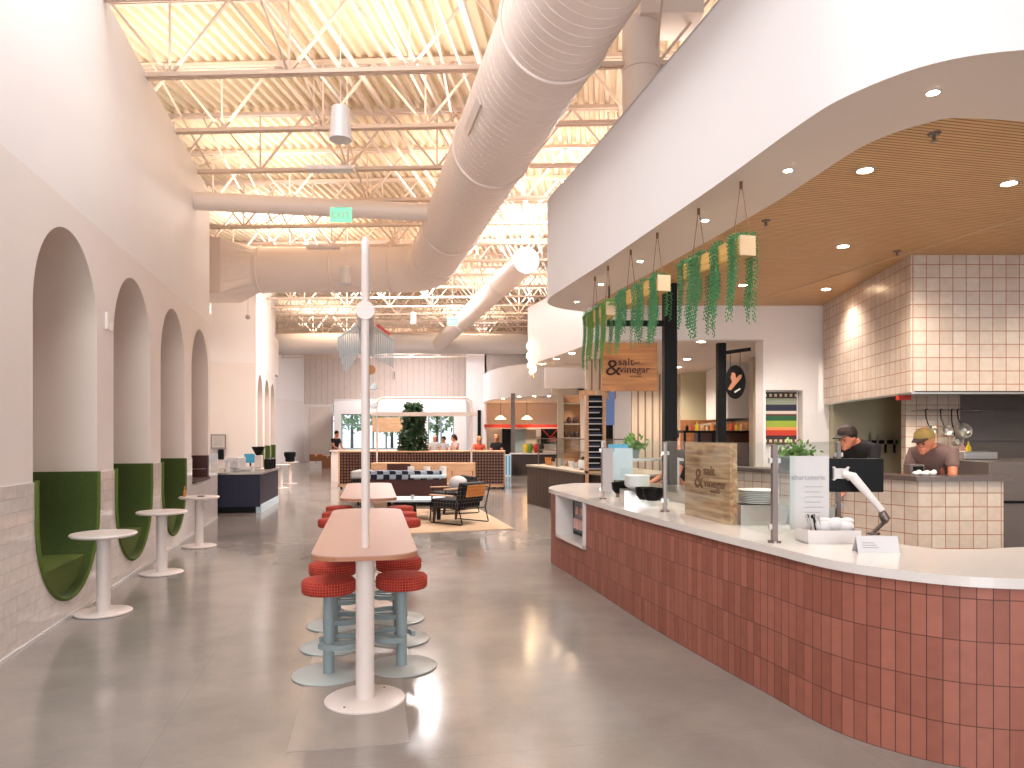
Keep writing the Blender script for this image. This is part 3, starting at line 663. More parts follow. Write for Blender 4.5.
# ================================================================ LEFT WALL BOOTHS
GB = 'green niche booths in the left wall'
def booth(c, label):
    o = thing('niche_booth', label, 'booth', (WL[0]+math.cos(WR)*c, math.sin(WR)*c, 0), WR, GB)
    r = RAD-.004; th = .032; n = 28
    arc = lambda rr: [(rr, 1.262)]+[(rr*math.cos(a), ZB+rr*math.sin(a)) for a in [-PI*i/n for i in range(n+1)]]+[(-rr, 1.262)]
    A_ = arc(r); B_ = arc(r-th); N = len(A_); y0 = -.02; y1 = ND-.005
    b = MB(); vs = [(x, y0, z) for x, z in A_]+[(x, y0, z) for x, z in B_]+[(x, y1, z) for x, z in A_]+[(x, y1, z) for x, z in B_]; fs = []
    for i in range(N-1):
        fs += [(i, i+1, N+i+1, N+i), (N+i, N+i+1, 3*N+i+1, 3*N+i), (2*N+i, 2*N+i+1, 3*N+i+1, 3*N+i), (i, i+1, 2*N+i+1, 2*N+i)]
    fs += [(0, N, 3*N, 2*N), (N-1, 2*N-1, 4*N-1, 3*N-1)]
    b.add(vs, fs); b.build('shell', 'green_velvet', o, smooth=True)
    b = MB(); b.tube([(x, -.02, z) for x, z in [(p*(1-.016/r), q if abs(p) > r-.001 and q > 1 else ZB+(q-ZB)*(1-.016/r)) for p, q in A_]], .019, 10); b.build('piping', 'green_seat', o, smooth=True)
    b = MB(); k = r-th; pts = [(k, 1.262)]+[(x, z) for x, z in B_[1:-1]]+[(-k, 1.262)]
    b.add([(x, y1-.03, z) for x, z in pts]+[(x, y1-.005, z) for x, z in pts], [tuple(range(len(pts))), tuple(range(2*len(pts)-1, len(pts)-1, -1))]+[(i, (i+1) % len(pts), len(pts)+(i+1) % len(pts), len(pts)+i) for i in range(len(pts))])
    b.build('backrest', 'green_velvet', o)
    zs = .48; b = MB(); a0 = math.asin((zs-ZB)/k); pts = [(k*math.cos(a), ZB+k*math.sin(a)) for a in [a0+(-PI-2*a0)*i/20 for i in range(21)]]
    n_ = len(pts); b.add([(x, .05, z) for x, z in pts]+[(x, y1-.03, z) for x, z in pts], [tuple(range(n_)), tuple(range(2*n_-1, n_-1, -1))]+[(i, (i+1) % n_, n_+(i+1) % n_, n_+i) for i in range(n_)])
    b.build('seat', 'green_seat', o, bevel=.012)
    return o
booth(holes[0][0], 'nearest green velvet booth set in the left wall niche')
booth(holes[1][0], 'green velvet booth in the second arch from the front of the left wall')
booth(holes[2][0], 'green velvet booth in the third arch, beside the brown counter niche')
booth(h2[0][0], 'green booth in the first arch past the navy coffee counter')
booth(h2[1][0], 'tiny green booth in the middle arch past the navy counter')
booth(h2[2][0], 'farthest tiny green booth in the last arch on the left')
c = holes[3][0]; o = thing('niche_counter', 'brown leather backed counter ledge in the fourth arch of the left wall', 'counter', (WL[0]+math.cos(WR)*c, math.sin(WR)*c, 0), WR)
b = MB(); b.box(-.745, .745, -.04, ND-.01, .833, .86); b.build('ledge', 'dark_brown', o)
b = MB(); b.box(-.745, .745, ND-.05, ND-.01, .86, 1.25); b.box(.70, .75, .0, ND-.05, .86, 1.25); b.box(-.75, -.70, .0, ND-.05, .86, 1.25); b.build('back_panel', 'brown_leather', o)
b = MB(); b.box(.69, .70, .03, ND-.06, 1.0, 1.012); b.build('rail', 'steel', o)

# small brass wall letters
o = thing('wall_lettering', 'small grey metal marker mounted between the first and second arches', 'wall sign', (WL[0]+math.cos(WR)*7.62, math.sin(WR)*7.62, 2.63), WR)
b = MB(); b.box(-.06, -.045, -.03, -.002, .09, .25); b.box(-.06, .0, -.03, -.002, .075, .09); b.box(.03, .05, -.03, -.002, .08, .14); b.box(.09, .13, -.03, -.002, .075, .09); b.box(.11, .125, -.03, -.002, .09, .15); b.build('metal_marks', 'white_metal', o)

# round pedestal tables by the booths
def round_table(x, y, label, group='round tables by the left wall'):
    o = thing('round_table', label, 'table', (x, y, 0), 0, group)
    b = MB(); b.lathe([(.001, .70), (.262, .70), (.276, .712), (.276, .722), (.268, .73), (.001, .73)], 40); b.build('tabletop', 'white_metal', o, smooth=True)
    b = MB(); b.lathe([(.058, .018), (.058, .702)], 28); b.build('column', 'white_metal', o, smooth=True)
    b = MB(); b.lathe([(.22, .0), (.236, .004), (.238, .016), (.23, .022), (.001, .026)], 40); b.build('base', 'white_metal', o, smooth=True)
    return o
rt = round_table(-3.715, 6.55, 'nearest white round pedestal table before the first green booth')
rt2 = dup(rt, (-4.10, 8.43, 0), label='white round pedestal table before the second green booth')
rt3 = dup(rt, (-4.54, 10.45, 0), label='white round pedestal table with small bottle, before the third booth')
dup(rt, (-7.03, 21.9, 0), label='tiny far round table in front of the first arch past the navy counter')
dup(rt, (-7.37, 23.9, 0), label='farthest tiny round table, carrying a black bag')
b = MB(); b.lathe([(.02, 0), (.022, .07), (.009, .1), (.008, .15), (.001, .15)], 12, (-4.72, 10.38, .73)); tag(b.build('small_bottle', 'orange_wood', smooth=True), 'small amber bottle on the third round table by the left wall', 'bottle')
b = MB(); b.lathe([(.05, 0), (.05, .012), (.001, .012)], 16, (-4.5, 10.42, .73)); tag(b.build('coaster', 'dark_brown'), 'dark round coaster on the third round table', 'coaster')
b = MB(); b.lathe([(.001, 0), (.14, .0), (.16, .06), (.15, .12), (.19, .2), (.2, .31), (.15, .33), (.001, .33)], 12, (-7.37, 23.9, .73)); tag(b.build('black_bag', 'black', smooth=True), 'black bag standing on the farthest round table', 'bag')

# ================================================================ COMMUNAL TABLES WITH PIPE FRAME
def rounded_rect(hw, y0, y1, r, n=8):
    pts = []
    for cx, cy, a0 in ((hw-r, y1-r, 0), (-hw+r, y1-r, PI/2), (-hw+r, y0+r, PI), (hw-r, y0+r, 1.5*PI)):
        pts += [(cx+r*math.cos(a0+PI/2*i/n), cy+r*math.sin(a0+PI/2*i/n)) for i in range(n+1)]
    return pts
def long_table(x, y, label, L=2.78):
    o = thing('communal_table', label, 'table', (x, y, 0), R(11.03), 'long wooden high tables')
    b = MB(); b.prism(rounded_rect(.318, 0, L, .19), .888, .912); b.build('tabletop', ['table_top'], o, bevel=.004)
    b = MB(); b.prism(rounded_rect(.320, -.002, L+.002, .19), .880, .904); b.build('edge_band', 'table_edge', o)
    b = MB(); b.box(-.22, .22, .10, L-.1, .868, .883); b.build('support_plate', 'white_metal', o)
    for yy in (.17, L-.17):
        b = MB(); b.lathe([(.056, .018), (.056, .87)], 28, (0, yy, 0)); b.build('column', 'white_metal', o, smooth=True)
        b = MB(); b.lathe([(.22, 0), (.242, .004), (.243, .014), (.235, .019), (.001, .022)], 44, (0, yy, 0)); bs = b.build('base', 'white_metal', o, smooth=True)
        for k in range(2):
            a = k*PI+.9; b = MB(); b.lathe([(.006, .019), (.006, .024), (.001, .024)], 8, (.19*math.cos(a), yy+.19*math.sin(a), 0)); b.build('screw', 'steel_dark', bs)
    return o
T1 = (-.865, 4.23); long_table(*T1, 'nearest long high table with pink-brown top in the middle of the hall')
T2 = (-1.60, 8.02); long_table(*T2, 'second long high table, behind the nearest one', 2.7)
def pipe_frame(x, y, label):
    o = thing('pipe_frame', label, 'light frame', (x, y, .912), R(11.03), 'white pipe frames over the high tables')
    L = 2.15; H = 1.97; r = .16; pts = [(0, 0, 0), (0, 0, H-r)]+[(0, r-r*math.cos(a), H-r+r*math.sin(a)) for a in [PI/2*i/8 for i in range(1, 9)]]
    pts += [(0, L-r+r*math.sin(a), H-r+r*math.cos(a)) for a in [PI/2*i/8 for i in range(9)]]+[(0, L, 0)]
    b = MB(); b.tube(pts, .025, 14); b.build('tube_frame', 'white_metal', o, smooth=True)
    b = MB(); b.cyl((0, -.03, 1.49), (0, L+.03, 1.49), .058, n=24); b.build('cross_bar', 'white_metal', o, smooth=True)
    # fan-shaped slatted shades hung under the bar
    for s_ in (-1, 1):
        for layer in range(2):
            b = MB(); n = 14
            for i in range(n):
                u = i/(n-1); xx = s_*(.024+.165*u); top = 1.50-.12*u
                bot = (1.30-.17*min(1, u/.72)+.16*max(0, u-.72)/.28) if s_ < 0 else (1.27-.08*u)
                yy = .50+.03*layer+(.0 if s_ < 0 else .05)
                b.box(xx-.0034, xx+.0034, yy, yy+.018, bot, top-(0 if layer else .004))
            b.bar((s_*.02, yy+.009, 1.50), (s_*.192, yy+.009, 1.38), .008)
            b.build('slatted_shade', 'fan_grey', o)
    b = MB(); b.bar((.075, .48, 1.475), (.165, .48, 1.41), .012, .02); b.build('red_tag', 'red', o)
    b = MB(); b.cyl((.035, .9, 1.2), (.035, .93, 1.2), .035, n=14); b.build('copper_disc', 'orange_wood', o)
    for k, (xx, yy, zz) in enumerate([(-.02, 1.5, 1.05), (.06, 1.35, 1.1), (.06, 1.7, .96)]):
        b = MB(); b.lathe([(.001, .03), (.018, .024), (.032, 0), (.03, -.02), (.001, -.025)], 14, (xx, yy, zz)); b.cyl((xx, yy, zz+.02), (xx, yy, 1.44), .002, n=5); b.build('bulb_shade', 'glass_white', o, smooth=True)
    return o
d_ = Vector((-math.sin(R(11.03)), math.cos(R(11.03))))
pipe_frame(T1[0]+d_.x*.31, T1[1]+d_.y*.31, 'white pipe frame with slatted fan shades standing on the nearest high table')
SG = 'red plaid swivel stools at the high tables'
def stool(x, y, rz, label):
    o = thing('bar_stool', label, 'stool', (x, y, 0), rz, SG)
    b = MB(); b.lathe([(.001, .558), (.168, .558), (.178, .57), (.18, .63), (.168, .647), (.13, .653), (.001, .655)], 40); b.build('seat', 'red_plaid', o, smooth=True)
    b = MB(); b.lathe([(.037, .014), (.037, .558)], 24); b.build('column', 'stool_blue', o, smooth=True)
    b = MB(); b.lathe([(.235, 0), (.243, .004), (.243, .010), (.237, .014), (.001, .017)], 44); b.build('base', 'stool_base', o, smooth=True)
    b = MB(); n = 30; vs = []; fs = []
    for i in range(n+1):
        a = R(-152)+R(304)*i/n
        for (rr, z) in ((.16, .2), (.16, .235), (.135, .235), (.135, .2)): vs.append((.075+rr*math.cos(a)*1.0-.0, rr*math.sin(a), z))
    for i in range(n):
        for k in range(4): fs.append((i*4+k, i*4+(k+1) % 4, i*4+4+(k+1) % 4, i*4+4+k))
    fs += [(0, 1, 2, 3), (n*4+3, n*4+2, n*4+1, n*4)]
    b.add(vs, fs); b.box(.025, .23, -.012, .012, .2, .222); b.build('footrest', 'stool_blue', o, smooth=True)
    return o
axis_at = lambda y: T1[0]-.195*(y-T1[1])
st = stool(axis_at(4.87)-.25, 4.87, R(12), 'nearest red plaid stool on the left side of the front table')
for (y, dx, rz, lab) in [(5.03, .25, 160, 'nearest red plaid stool on the right side of the front table'),
        (5.5, -.255, 8, 'second red stool on the left side of the front table'), (6.13, -.26, 20, 'third red stool on the left side of the front table'),
        (5.70, .255, 190, 'second red stool on the right side of the front table'), (6.33, .26, 170, 'third red stool on the right side of the front table')]:
    dup(st, (axis_at(y)+dx, y, 0), R(rz), lab)
for k, y in enumerate((8.35, 9.05, 9.8)):
    w_ = ('first', 'middle', 'last')[k]
    dup(st, (axis_at(y)+.43, y, 0), R(180), '%s red stool along the right side of the rear high table' % w_)
    dup(st, (axis_at(y)-.40, y, 0), R(0), '%s red stool along the left side of the rear high table' % w_)

# ================================================================ LOUNGE
b = MB(); p = [at(395, 535, 11.7), at(514, 529, 12.4), at(479, 509.5, 15.66), at(380, 509.5, 15.66)]
b.prism([(q.x, q.y) for q in p], .001, .012); tag(b.build('area_rug', 'rug'), 'tan woven rug under the lounge chairs', 'rug')
# lattice planter divider
o = thing('lattice_divider', 'long brown lattice planter divider behind the sofa', 'planter', (at(338.5, 0, 21.6).x, 21.6, 0), 0)
W_ = at(505, 0, 21.6).x-at(338.5, 0, 21.6).x
b = MB(); b.box(.03, W_-.03, .05, .07, .14, 1.1); b.build('back_panel', 'light_wood', o)
b = MB(); k = .088; x = .06
while x < W_-.05: b.box(x-.018, x+.018, .0, .03, .14, 1.1); x += k
z = .2
while z < 1.08: b.box(.03, W_-.03, -.005, .025, z-.018, z+.018); z += k
b.build('lattice', 'brown_leather', o)
b = MB(); b.box(0, W_, -.03, 1.1, 1.1, 1.14); b.box(0, W_, -.02, .02, .06, .15); b.box(0, .04, -.02, 1.1, .06, 1.1); b.box(W_-.04, W_, -.02, 1.1, .06, 1.1); b.box(0, W_, 1.06, 1.1, .06, 1.1); b.build('frame', 'light_wood', o)
b = MB()
for x in (.08, W_*.33, W_*.66, W_-.08): b.box(x-.03, x+.03, .0, .06, 0, .07); b.box(x-.03, x+.03, 1.0, 1.06, 0, .07)
b.build('feet', 'black', o)
# pipe frame over the lounge
o = thing('plant_canopy_frame', 'pink pipe frame with white planks rising above the lattice divider', 'frame', (0, 0, 0))
Yf = 21.1; x0 = at(377, 0, Yf).x; x1 = at(471.5, 0, Yf).x; zt = at(0, 398, Yf).z; r = .18
pts = [(x0, Yf, 0), (x0, Yf, zt-r)]+[(x0+r-r*math.cos(a), Yf, zt-r+r*math.sin(a)) for a in [PI/2*i/6 for i in range(1, 7)]]+[(x1-r+r*math.sin(a), Yf, zt-r+r*math.cos(a)) for a in [PI/2*i/6 for i in range(7)]]+[(x1, Yf, 0)]
b = MB(); b.tube(pts, .03, 10); b.build('tube_frame', 'duct_pink', o, smooth=True)
b = MB(); z = at(0, 414, Yf).z; b.box(x0-.15, x1+.15, Yf-.1, Yf-.03, z-.05, z+.05); b.box(x0-.15, x1+.15, Yf+.5, Yf+.6, z-.05, z+.05); b.build('plank', 'white_metal', o)
# ficus
def leafy(o, n, shape, size, m, name='foliage'):
    b = MB()
    for i in range(n):
        c = shape(); u = Vector((random.gauss(0, 1), random.gauss(0, 1), random.gauss(0, 1))).normalized(); v = u.cross(Vector((random.gauss(0, 1), random.gauss(0, 1), random.gauss(0, 1)))).normalized()
        s_ = size*random.uniform(.7, 1.3); b.add([c-u*s_, c+v*s_*.45, c+u*s_, c-v*s_*.45], [(0, 1, 2, 3)])
    return b.build(name, m, o)
fx = at(413, 0, 22.1).x
o = thing('ficus_tree', 'dark green leafy indoor tree standing in the lattice divider', 'plant', (fx, 22.15, .3))
b = MB(); b.cyl((0, 0, 0), (0, 0, 2.1), .03, n=8); b.build('trunk', 'dark_brown', o)
def shp():
    z = random.uniform(.75, 2.3); w_ = .30+.22*(1-(z-.75)/1.55)**1.2+.04*math.sin(z*11)
    a = random.random()*2*PI; r = w_*math.sqrt(random.random()); return Vector((r*math.cos(a), r*math.sin(a), z))
leafy(o, 2400, shp, .075, 'leaf')
# credenza
x0 = at(371, 0, 20).x; x1 = at(475, 0, 20).x
o = thing('credenza', 'light wood cabinet standing before the lattice divider', 'cabinet', (x0, 20.0, 0)); W_ = x1-x0
b = MB(); b.box(0, W_, 0, .45, .08, .84); b.build('body', 'light_wood', o)
for i in range(5):
    b = MB(); b.box(.03+i*W_/5, (i+1)*W_/5-.03, -.015, 0, .12, .8); dr = b.build('door', 'light_wood', o)
    b = MB(); b.box((i+1)*W_/5-.07, (i+1)*W_/5-.05, -.03, -.015, .5, .62); b.build('handle', 'black', dr)
b = MB(); b.box(.45, 1.1, -.03, -.014, .6, .82); b.build('screen_panel', 'brown_leather', o)
b = MB(); b.box(.05, W_-.05, .05, .4, 0, .08); b.build('plinth', 'black', o)
for k, px in enumerate((411, 427, 443)):
    p = at(px, 0, 18.2); b = MB(); b.lathe([(.035, 0), (.07, .01), (.03, .08), (.03, .2), (.085, .22), (.085, .42), (.001, .42)], 16, (p.x, 18.2, .40)); tag(b.build('table_lamp', 'glass_white', smooth=True), 'small white lamp on the low ledge behind the sofa, %s of three' % ('leftmost', 'middle', 'rightmost')[k], 'lamp', 'small white lamps behind the sofa')
b = MB(); p0 = at(398, 0, 18.2).x; p1 = at(458, 0, 18.2).x; b.box(p0, p1, 18.0, 18.4, .36, .40); b.box(p0+.05, p0+.1, 18.05, 18.35, 0, .36); b.box(p1-.1, p1-.05, 18.05, 18.35, 0, .36); tag(b.build('console_ledge', 'light_wood'), 'low wooden console between the sofa and the light wood cabinet', 'console')
# sofa seen from behind
x0 = at(352, 0, 16.6).x; x1 = at(447, 0, 16.6).x; W_ = x1-x0
o = thing('sofa', 'brown leather sofa seen from behind with checked blue cushions', 'sofa', (x0, 16.5, 0))
b = MB(); b.box(.35, W_, 0, .12, .1, .64); b.build('back_panel', 'brown_leather', o, bevel=.02)
b = MB(); b.box(.1, W_, .1, .85, .1, .42); b.build('seat_base', 'brown_leather', o, bevel=.02)
b = MB(); b.box(.3, W_-.12, -.03, .26, .60, .80); b.build('backrest_cushion', 'sofa_check', o, bevel=.03)
b = MB(); b.box(0, .34, -.05, .8, .12, .62); b.build('armrest', 'black_plaid', o, bevel=.04)
b = MB(); b.box(0, .36, -.1, .7, .62, .8); b.build('arm_cushion', 'grey_cloth', o, bevel=.05)
b = MB(); b.box(W_*.62, W_-.02, -.06, .3, .63, .71); b.build('throw_blanket', 'blue_paper', o, bevel=.02)
b = MB()
for x in (.15, W_-.1):
    for y in (.06, .75): b.cyl((x, y, 0), (x, y, .1), .025, n=8)
b.build('feet', 'black', o)
b = MB(); b.ball((-1.12, 15.0, .61), .2, 10, (1.0, .6, .8)); tag(b.build('throw_pillow', 'paper', smooth=True), 'round white pillow on the rear plaid chair', 'pillow')
# coffee table
o = thing('coffee_table', 'low white coffee table with dark legs on the tan rug', 'coffee table', (-1.83, 14.0, .012))
b = MB(); b.box(-.55, .5, -.4, .4, .34, .385); b.build('tabletop', 'blue_paper', o, bevel=.01)
for sx in (-.5, -.02, .44):
    b = MB(); b.box(sx-.035, sx+.035, -.36, -.3, 0, .34); b.build('leg', 'black', o)
b = MB(); b.box(-.5, .45, -.33, .33, .25, .28); b.build('shelf', 'dark_brown', o)
b = MB(); b.lathe([(.03, 0), (.035, .08), (.028, .08), (.025, .01), (.001, .01)], 14, (-1.9, 13.75, .397)); tag(b.build('cup', 'paper', smooth=True), 'small white cup on the low coffee table', 'cup')
def lounge_chair(loc, rz, label):
    o = thing('lounge_chair', label, 'armchair', loc, rz, 'black plaid lounge chairs')      # faces local +y
    b = MB(); b.box(-.33, .33, -.30, .36, .27, .44); b.build('seat', 'black_plaid', o, bevel=.04)
    b = MB(); mm = Matrix.Translation((0, -.30, .40)) @ Matrix.Rotation(R(14), 4, 'X'); b.box(-.31, .31, -.08, .07, 0, .36, m=mm); b.build('backrest', 'black_plaid', o, bevel=.035)
    b = MB(); mm = Matrix.Translation((0, -.40, .42)) @ Matrix.Rotation(R(14), 4, 'X'); b.box(-.25, .25, -.03, -.01, .08, .30, m=mm); b.build('back_plate', 'orange_wood', o, bevel=.01)
    for s_ in (-1, 1):
        b = MB(); x = s_*.36; b.tube([(x, -.5, .70), (x, -.38, .28), (x, -.46, .02), (x, -.44, .012), (x, .30, .012), (x, .34, .03), (x, .28, .50)], .011, 8); b.build('side_frame', 'black_metal', o, smooth=True)
        b = MB(); b.box(x-.035, x+.035, -.22, .33, .5, .525); b.build('armrest', 'light_wood', o, bevel=.01)
    b = MB(); b.cyl((-.36, -.44, .66), (.36, -.44, .66), .01, n=8); b.cyl((-.36, -.36, .27), (.36, -.36, .27), .01, n=8); b.cyl((-.36, .3, .25), (.36, .3, .25), .01, n=8); b.build('cross_tube', 'black_metal', o, smooth=True)
    b = MB()
    for sx in (-.3, .3): b.cyl((sx, .3, .0), (sx, .26, .28), .02, .035, 8)
    b.build('front_foot', 'dark_brown', o)
    return o
lc = lounge_chair((-1.02, 13.3, .012), R(52), 'nearest black plaid lounge chair with tan back plate on the rug')
dup(lc, (-1.25, 14.95, .012), R(118), 'rear black plaid lounge chair, partly hidden by the nearer one')

# ================================================================ COFFEE COUNTER ON THE LEFT
o = thing('coffee_counter', 'navy blue coffee counter with grey stone top', 'counter', (0, 0, 0))
cp = [(-7.6, 14.55), (-6.2, 14.8), (-5.23, 14.95), (-5.62, 17.3), (-7.6, 17.1)]
b = MB(); b.prism([(-7.6, 14.65), (-6.2, 14.88), (-5.33, 15.02), (-5.68, 17.2), (-7.6, 17.0)], .0, .13); b.build('plinth', 'black', o)
b = MB(); b.prism(cp, .13, .805); b.build('body', 'navy_boards', o)
b = MB(); b.prism([(-5.33, 14.99), (-5.215, 14.97), (-5.60, 17.28), (-5.70, 17.26)], .0, .17); b.build('kick_reflection', 'blue_paper', o)  # pale blue colour stands in for the reflection on the base tiles
b = MB(); b.prism([(-7.65, 14.5), (-6.2, 14.74), (-5.17, 14.9), (-5.57, 17.36), (-7.6, 17.15)], .805, .84); b.build('worktop', 'steel', o)
CT = .84
def lathe_thing(name, prof, loc, m, label, cat, group=None, n=16):
    b = MB(); b.lathe(prof, n, loc); return tag(b.build(name, m, smooth=True), label, cat, group)
o = thing('espresso_machine', 'white espresso machine on the navy counter', 'coffee machine', (-5.95, 15.6, CT))
b = MB(); b.box(-.22, .1, -.15, .25, .06, .3); b.box(-.2, .3, -.05, .15, 0, .08); b.build('body', 'white_gloss', o, bevel=.03)
b = MB(); b.cyl((-.18, -.18, .2), (-.18, -.1, .2), .03, n=10); b.cyl((0, -.18, .2), (0, -.1, .2), .03, n=10); b.box(-.22, .1, -.16, -.14, .0, .06); b.build('group_head', 'steel', o)
o = thing('pos_tablet', 'blue lit tablet screen on the navy counter', 'tablet', (-5.84, 16.05, CT))
b = MB(); b.box(-.13, .1, 0, .02, .16, .36); b.build('screen', 'screen_blue', o)
b = MB(); b.cyl((0, .03, 0), (0, .03, .2), .02, n=8); b.build('stand', 'black', o)
o = thing('coffee_grinder', 'coffee grinder with black hopper on the navy counter', 'grinder', (-5.62, 15.95, CT))
b = MB(); b.box(-.1, .1, -.1, .1, 0, .05); b.box(-.07, .08, -.06, .1, .05, .33); b.build('body', 'white_metal', o, bevel=.02)
b = MB(); b.lathe([(.05, .33), (.14, .5), (.14, .52), (.001, .52)], 16); b.build('hopper', 'black', o, smooth=True)
for k, (x, y, h, m_, nm, lb) in enumerate([(-6.25, 15.2, .13, 'grey_cloth', 'metal_pitcher', 'grey pitcher at the left end of the navy counter'), (-6.02, 15.25, .2, 'white_gloss', 'paper_cup_stack', 'white stack of cups left of the espresso machine'), (-5.52, 15.3, .12, 'paper', 'milk_pitcher', 'white cup at the front corner of the navy counter')]):
    lathe_thing(nm, [(.04, 0), (.05, h), (.001, h)], (x, y, CT), m_, lb, 'cup')
for k, (x, y) in enumerate([(-5.6, 16.5), (-5.63, 16.75), (-5.66, 17.0)]):
    lathe_thing('dark_canister', [(.08, 0), (.08, .22), (.05, .25), (.001, .26)], (x, y, CT), 'black', 'black canister on the navy counter, %s in its row' % ('front', 'middle', 'back')[k], 'canister', 'black canisters on the navy counter')
o = thing('framed_notice', 'small framed notice on the beige recess wall above the coffee counter', 'sign', (at(218.5, 0, 20.28).x, 20.28, at(0, 441.5, 20.28).z), 0)
Mx = Matrix.Rotation(R(13.46), 4, 'Z')
b = MB(Mx); b.box(-.2, .2, -.03, -.005, -.2, .2); b.build('frame', 'post_steel', o)
b = MB(Mx); b.box(-.17, .17, -.035, -.03, -.17, .17); b.build('print', 'grey_cloth', o)
b = MB(Mx)
for k in range(4): b.box(-.11, .11, -.038, -.034, .09-k*.06, .105-k*.06)
b.build('text_lines', 'ink_light', o)
o = thing('soap_dispenser', 'black wall dispenser under the framed notice', 'dispenser', (at(222, 0, 20.4).x, 20.35, at(0, 454, 20.4).z), HA)
b = MB(); b.box(-.08, .08, -.1, 0, -.16, .14); b.build('body', 'black', o, bevel=.04)

# far clutter: boxes
def cbox(px, py, Y, w_, h, m_, label, base=0):
    p = at(px, 0, Y); o = thing('storage_box', label, 'box', (p.x, Y, base), .05, 'boxes by the far wall')
    b = MB(); b.box(-w_/2, w_/2, -.25, .25, 0, h); b.build('carton', m_, o)
    b = MB(); b.box(-.04, .04, -.255, .255, h-.1, h+.003); b.build('tape_strip', 'light_wood', o)
cbox(317, 0, 35, .58, .36, 'paper', 'white box at the bottom of the stack by the far wall')
cbox(317, 0, 35, .62, .33, 'cardboard', 'brown carton on top of the white box', .36)
cbox(328.5, 0, 35, .55, .62, 'cardboard', 'taller brown carton right of the stacked boxes')
b = MB(); x0 = at(331, 0, 25).x; x1 = at(338, 0, 25).x; b.box(x0, x1, 25, 26, 0, 1.05); b.box(x0-.05, x1+.05, 24.95, 26.05, 1.05, 1.09); tag(b.build('white_counter', 'white_metal'), 'narrow white host counter at the left end of the lattice divider', 'counter')

# ================================================================ MAIN COUNTER
PL = catmull([(.90, 10.2), (.62, 9.75), (.50, 9.2), (.66, 8.42), (.83, 7.66), (1.15, 6.17), (1.44, 5.05), (1.60, 4.5), (1.76, 3.96), (1.98, 3.66), (2.26, 3.48), (2.7, 3.43), (3.3, 3.5), (4.6, 3.75)], 8)
def normals(L):
    out = []
    for i in range(len(L)):
        d = (L[min(i+1, len(L)-1)]-L[max(i-1, 0)]).normalized(); out.append(Vector((-d.y, d.x)))
    return out
NM = normals(PL)
o = thing('service_counter', 'long curved counter clad in terracotta tiles with white quartz top', 'counter', (0, 0, 0))
NY0, NY1 = 7.78, 8.86      # recess for the grab-and-go cooler
b = MB(); s = 0
uvw = []
def face(a, c, z0, z1, s0, s1): b.add([(a.x, a.y, z0), (c.x, c.y, z0), (c.x, c.y, z1), (a.x, a.y, z1)], [(0, 1, 2, 3)], [[(s0, z0), (s1, z0), (s1, z1), (s0, z1)]])
for i in range(len(PL)-1):
    a, c = PL[i], PL[i+1]; L = (c-a).length
    ym = (a.y+c.y)/2
    if NY0 < ym < NY1 and i > 8: face(a, c, 0, .40, s, s+L)
    else: face(a, c, 0, .885, s, s+L)
    s += L
b.build('tile_cladding', 'terracotta', o)
b = MB(); n = len(PL); th = .62
inn = [PL[i]+NM[i]*.62 for i in range(n)]
# worktop slab with overhang
ov = [PL[i]-NM[i]*.03 for i in range(n)]
inn2 = catmull([(1.6, 10.2), (1.32, 9.9), (1.22, 9.4), (1.38, 8.6), (1.56, 7.8), (1.85, 6.6), (2.1, 5.5), (2.26, 4.98), (2.36, 4.66), (2.52, 4.34), (2.75, 4.3), (3.1, 4.38), (3.6, 4.46), (4.6, 4.6)], 8)
def slab(lo, hi, z0, z1, cut=None):
    b = MB()
    for i in range(lo, hi):
        a, c = ov[i], ov[i+1]; p, q = inn2[i], inn2[i+1]
        vs = [(v.x, v.y, z) for z in (z0, z1) for v in (a, c, q, p)]
        fs = [(0, 3, 2, 1), (4, 5, 6, 7), (0, 1, 5, 4), (2, 3, 7, 6)]
        if i == lo: fs.append((3, 0, 4, 7))
        if i == hi-1: fs.append((1, 2, 6, 5))
        b.add(vs, fs)
    return b
slab(0, n-1, .888, .938).build('worktop', 'quartz', o)
b = MB()
for i in range(n-1):
    a, c = inn2[i], inn2[i+1]; b.add([(a.x, a.y, 0), (c.x, c.y, 0), (c.x, c.y, .888), (a.x, a.y, .888)], [(0, 1, 2, 3)])
b.build('inner_panel', 'steel_dark', o)
# recess lining
i0 = min(range(n), key=lambda i: abs(PL[i].y-NY1) if i > 8 else 9); i1 = min(range(n), key=lambda i: abs(PL[i].y-NY0))
pa, pb = PL[i0], PL[i1]; dv = (pb-pa).normalized(); nv = Vector((-dv.y, dv.x)); Ln = (pb-pa).length
mm = Matrix(((dv.x, nv.x, 0, pa.x), (dv.y, nv.y, 0, pa.y), (0, 0, 1, 0), (0, 0, 0, 1)))
b = MB(mm); b.box(-.0, .035, -.03, .3, .38, .888); b.box(Ln-.035, Ln, -.03, .3, .38, .888); b.box(0, Ln, -.03, .3, .38, .42)
b.build('recess_frame', 'quartz', o)
o = thing('grab_cooler', 'black framed glass cooler set in the white recess of the tiled counter', 'cooler', (pa.x, pa.y, 0), math.atan2(dv.y, dv.x))
b = MB(); b.box(.05, Ln-.04, .18, .2, .42, .885); b.box(.05, Ln-.04, .5, .52, .42, .885); b.box(.05, .07, .2, .5, .42, .885); b.box(Ln-.06, Ln-.04, .2, .5, .42, .885); b.build('cabinet', 'black', o)
b = MB(); b.box(.1, Ln-.1, .172, .18, .46, .84); b.build('glass_door', 'pane', o)
b = MB(); b.box(.12, Ln-.12, .175, .179, .5, .82); b.build('shelves', 'steel_dark', o)
b = MB()
for k in range(7): b.cyl((.2+k*.11, .165, .5), (.2+k*.11, .165, .62), .03, n=8)
for k in range(5): b.box(.2+k*.15, .3+k*.15, .16, .17, .67, .76)
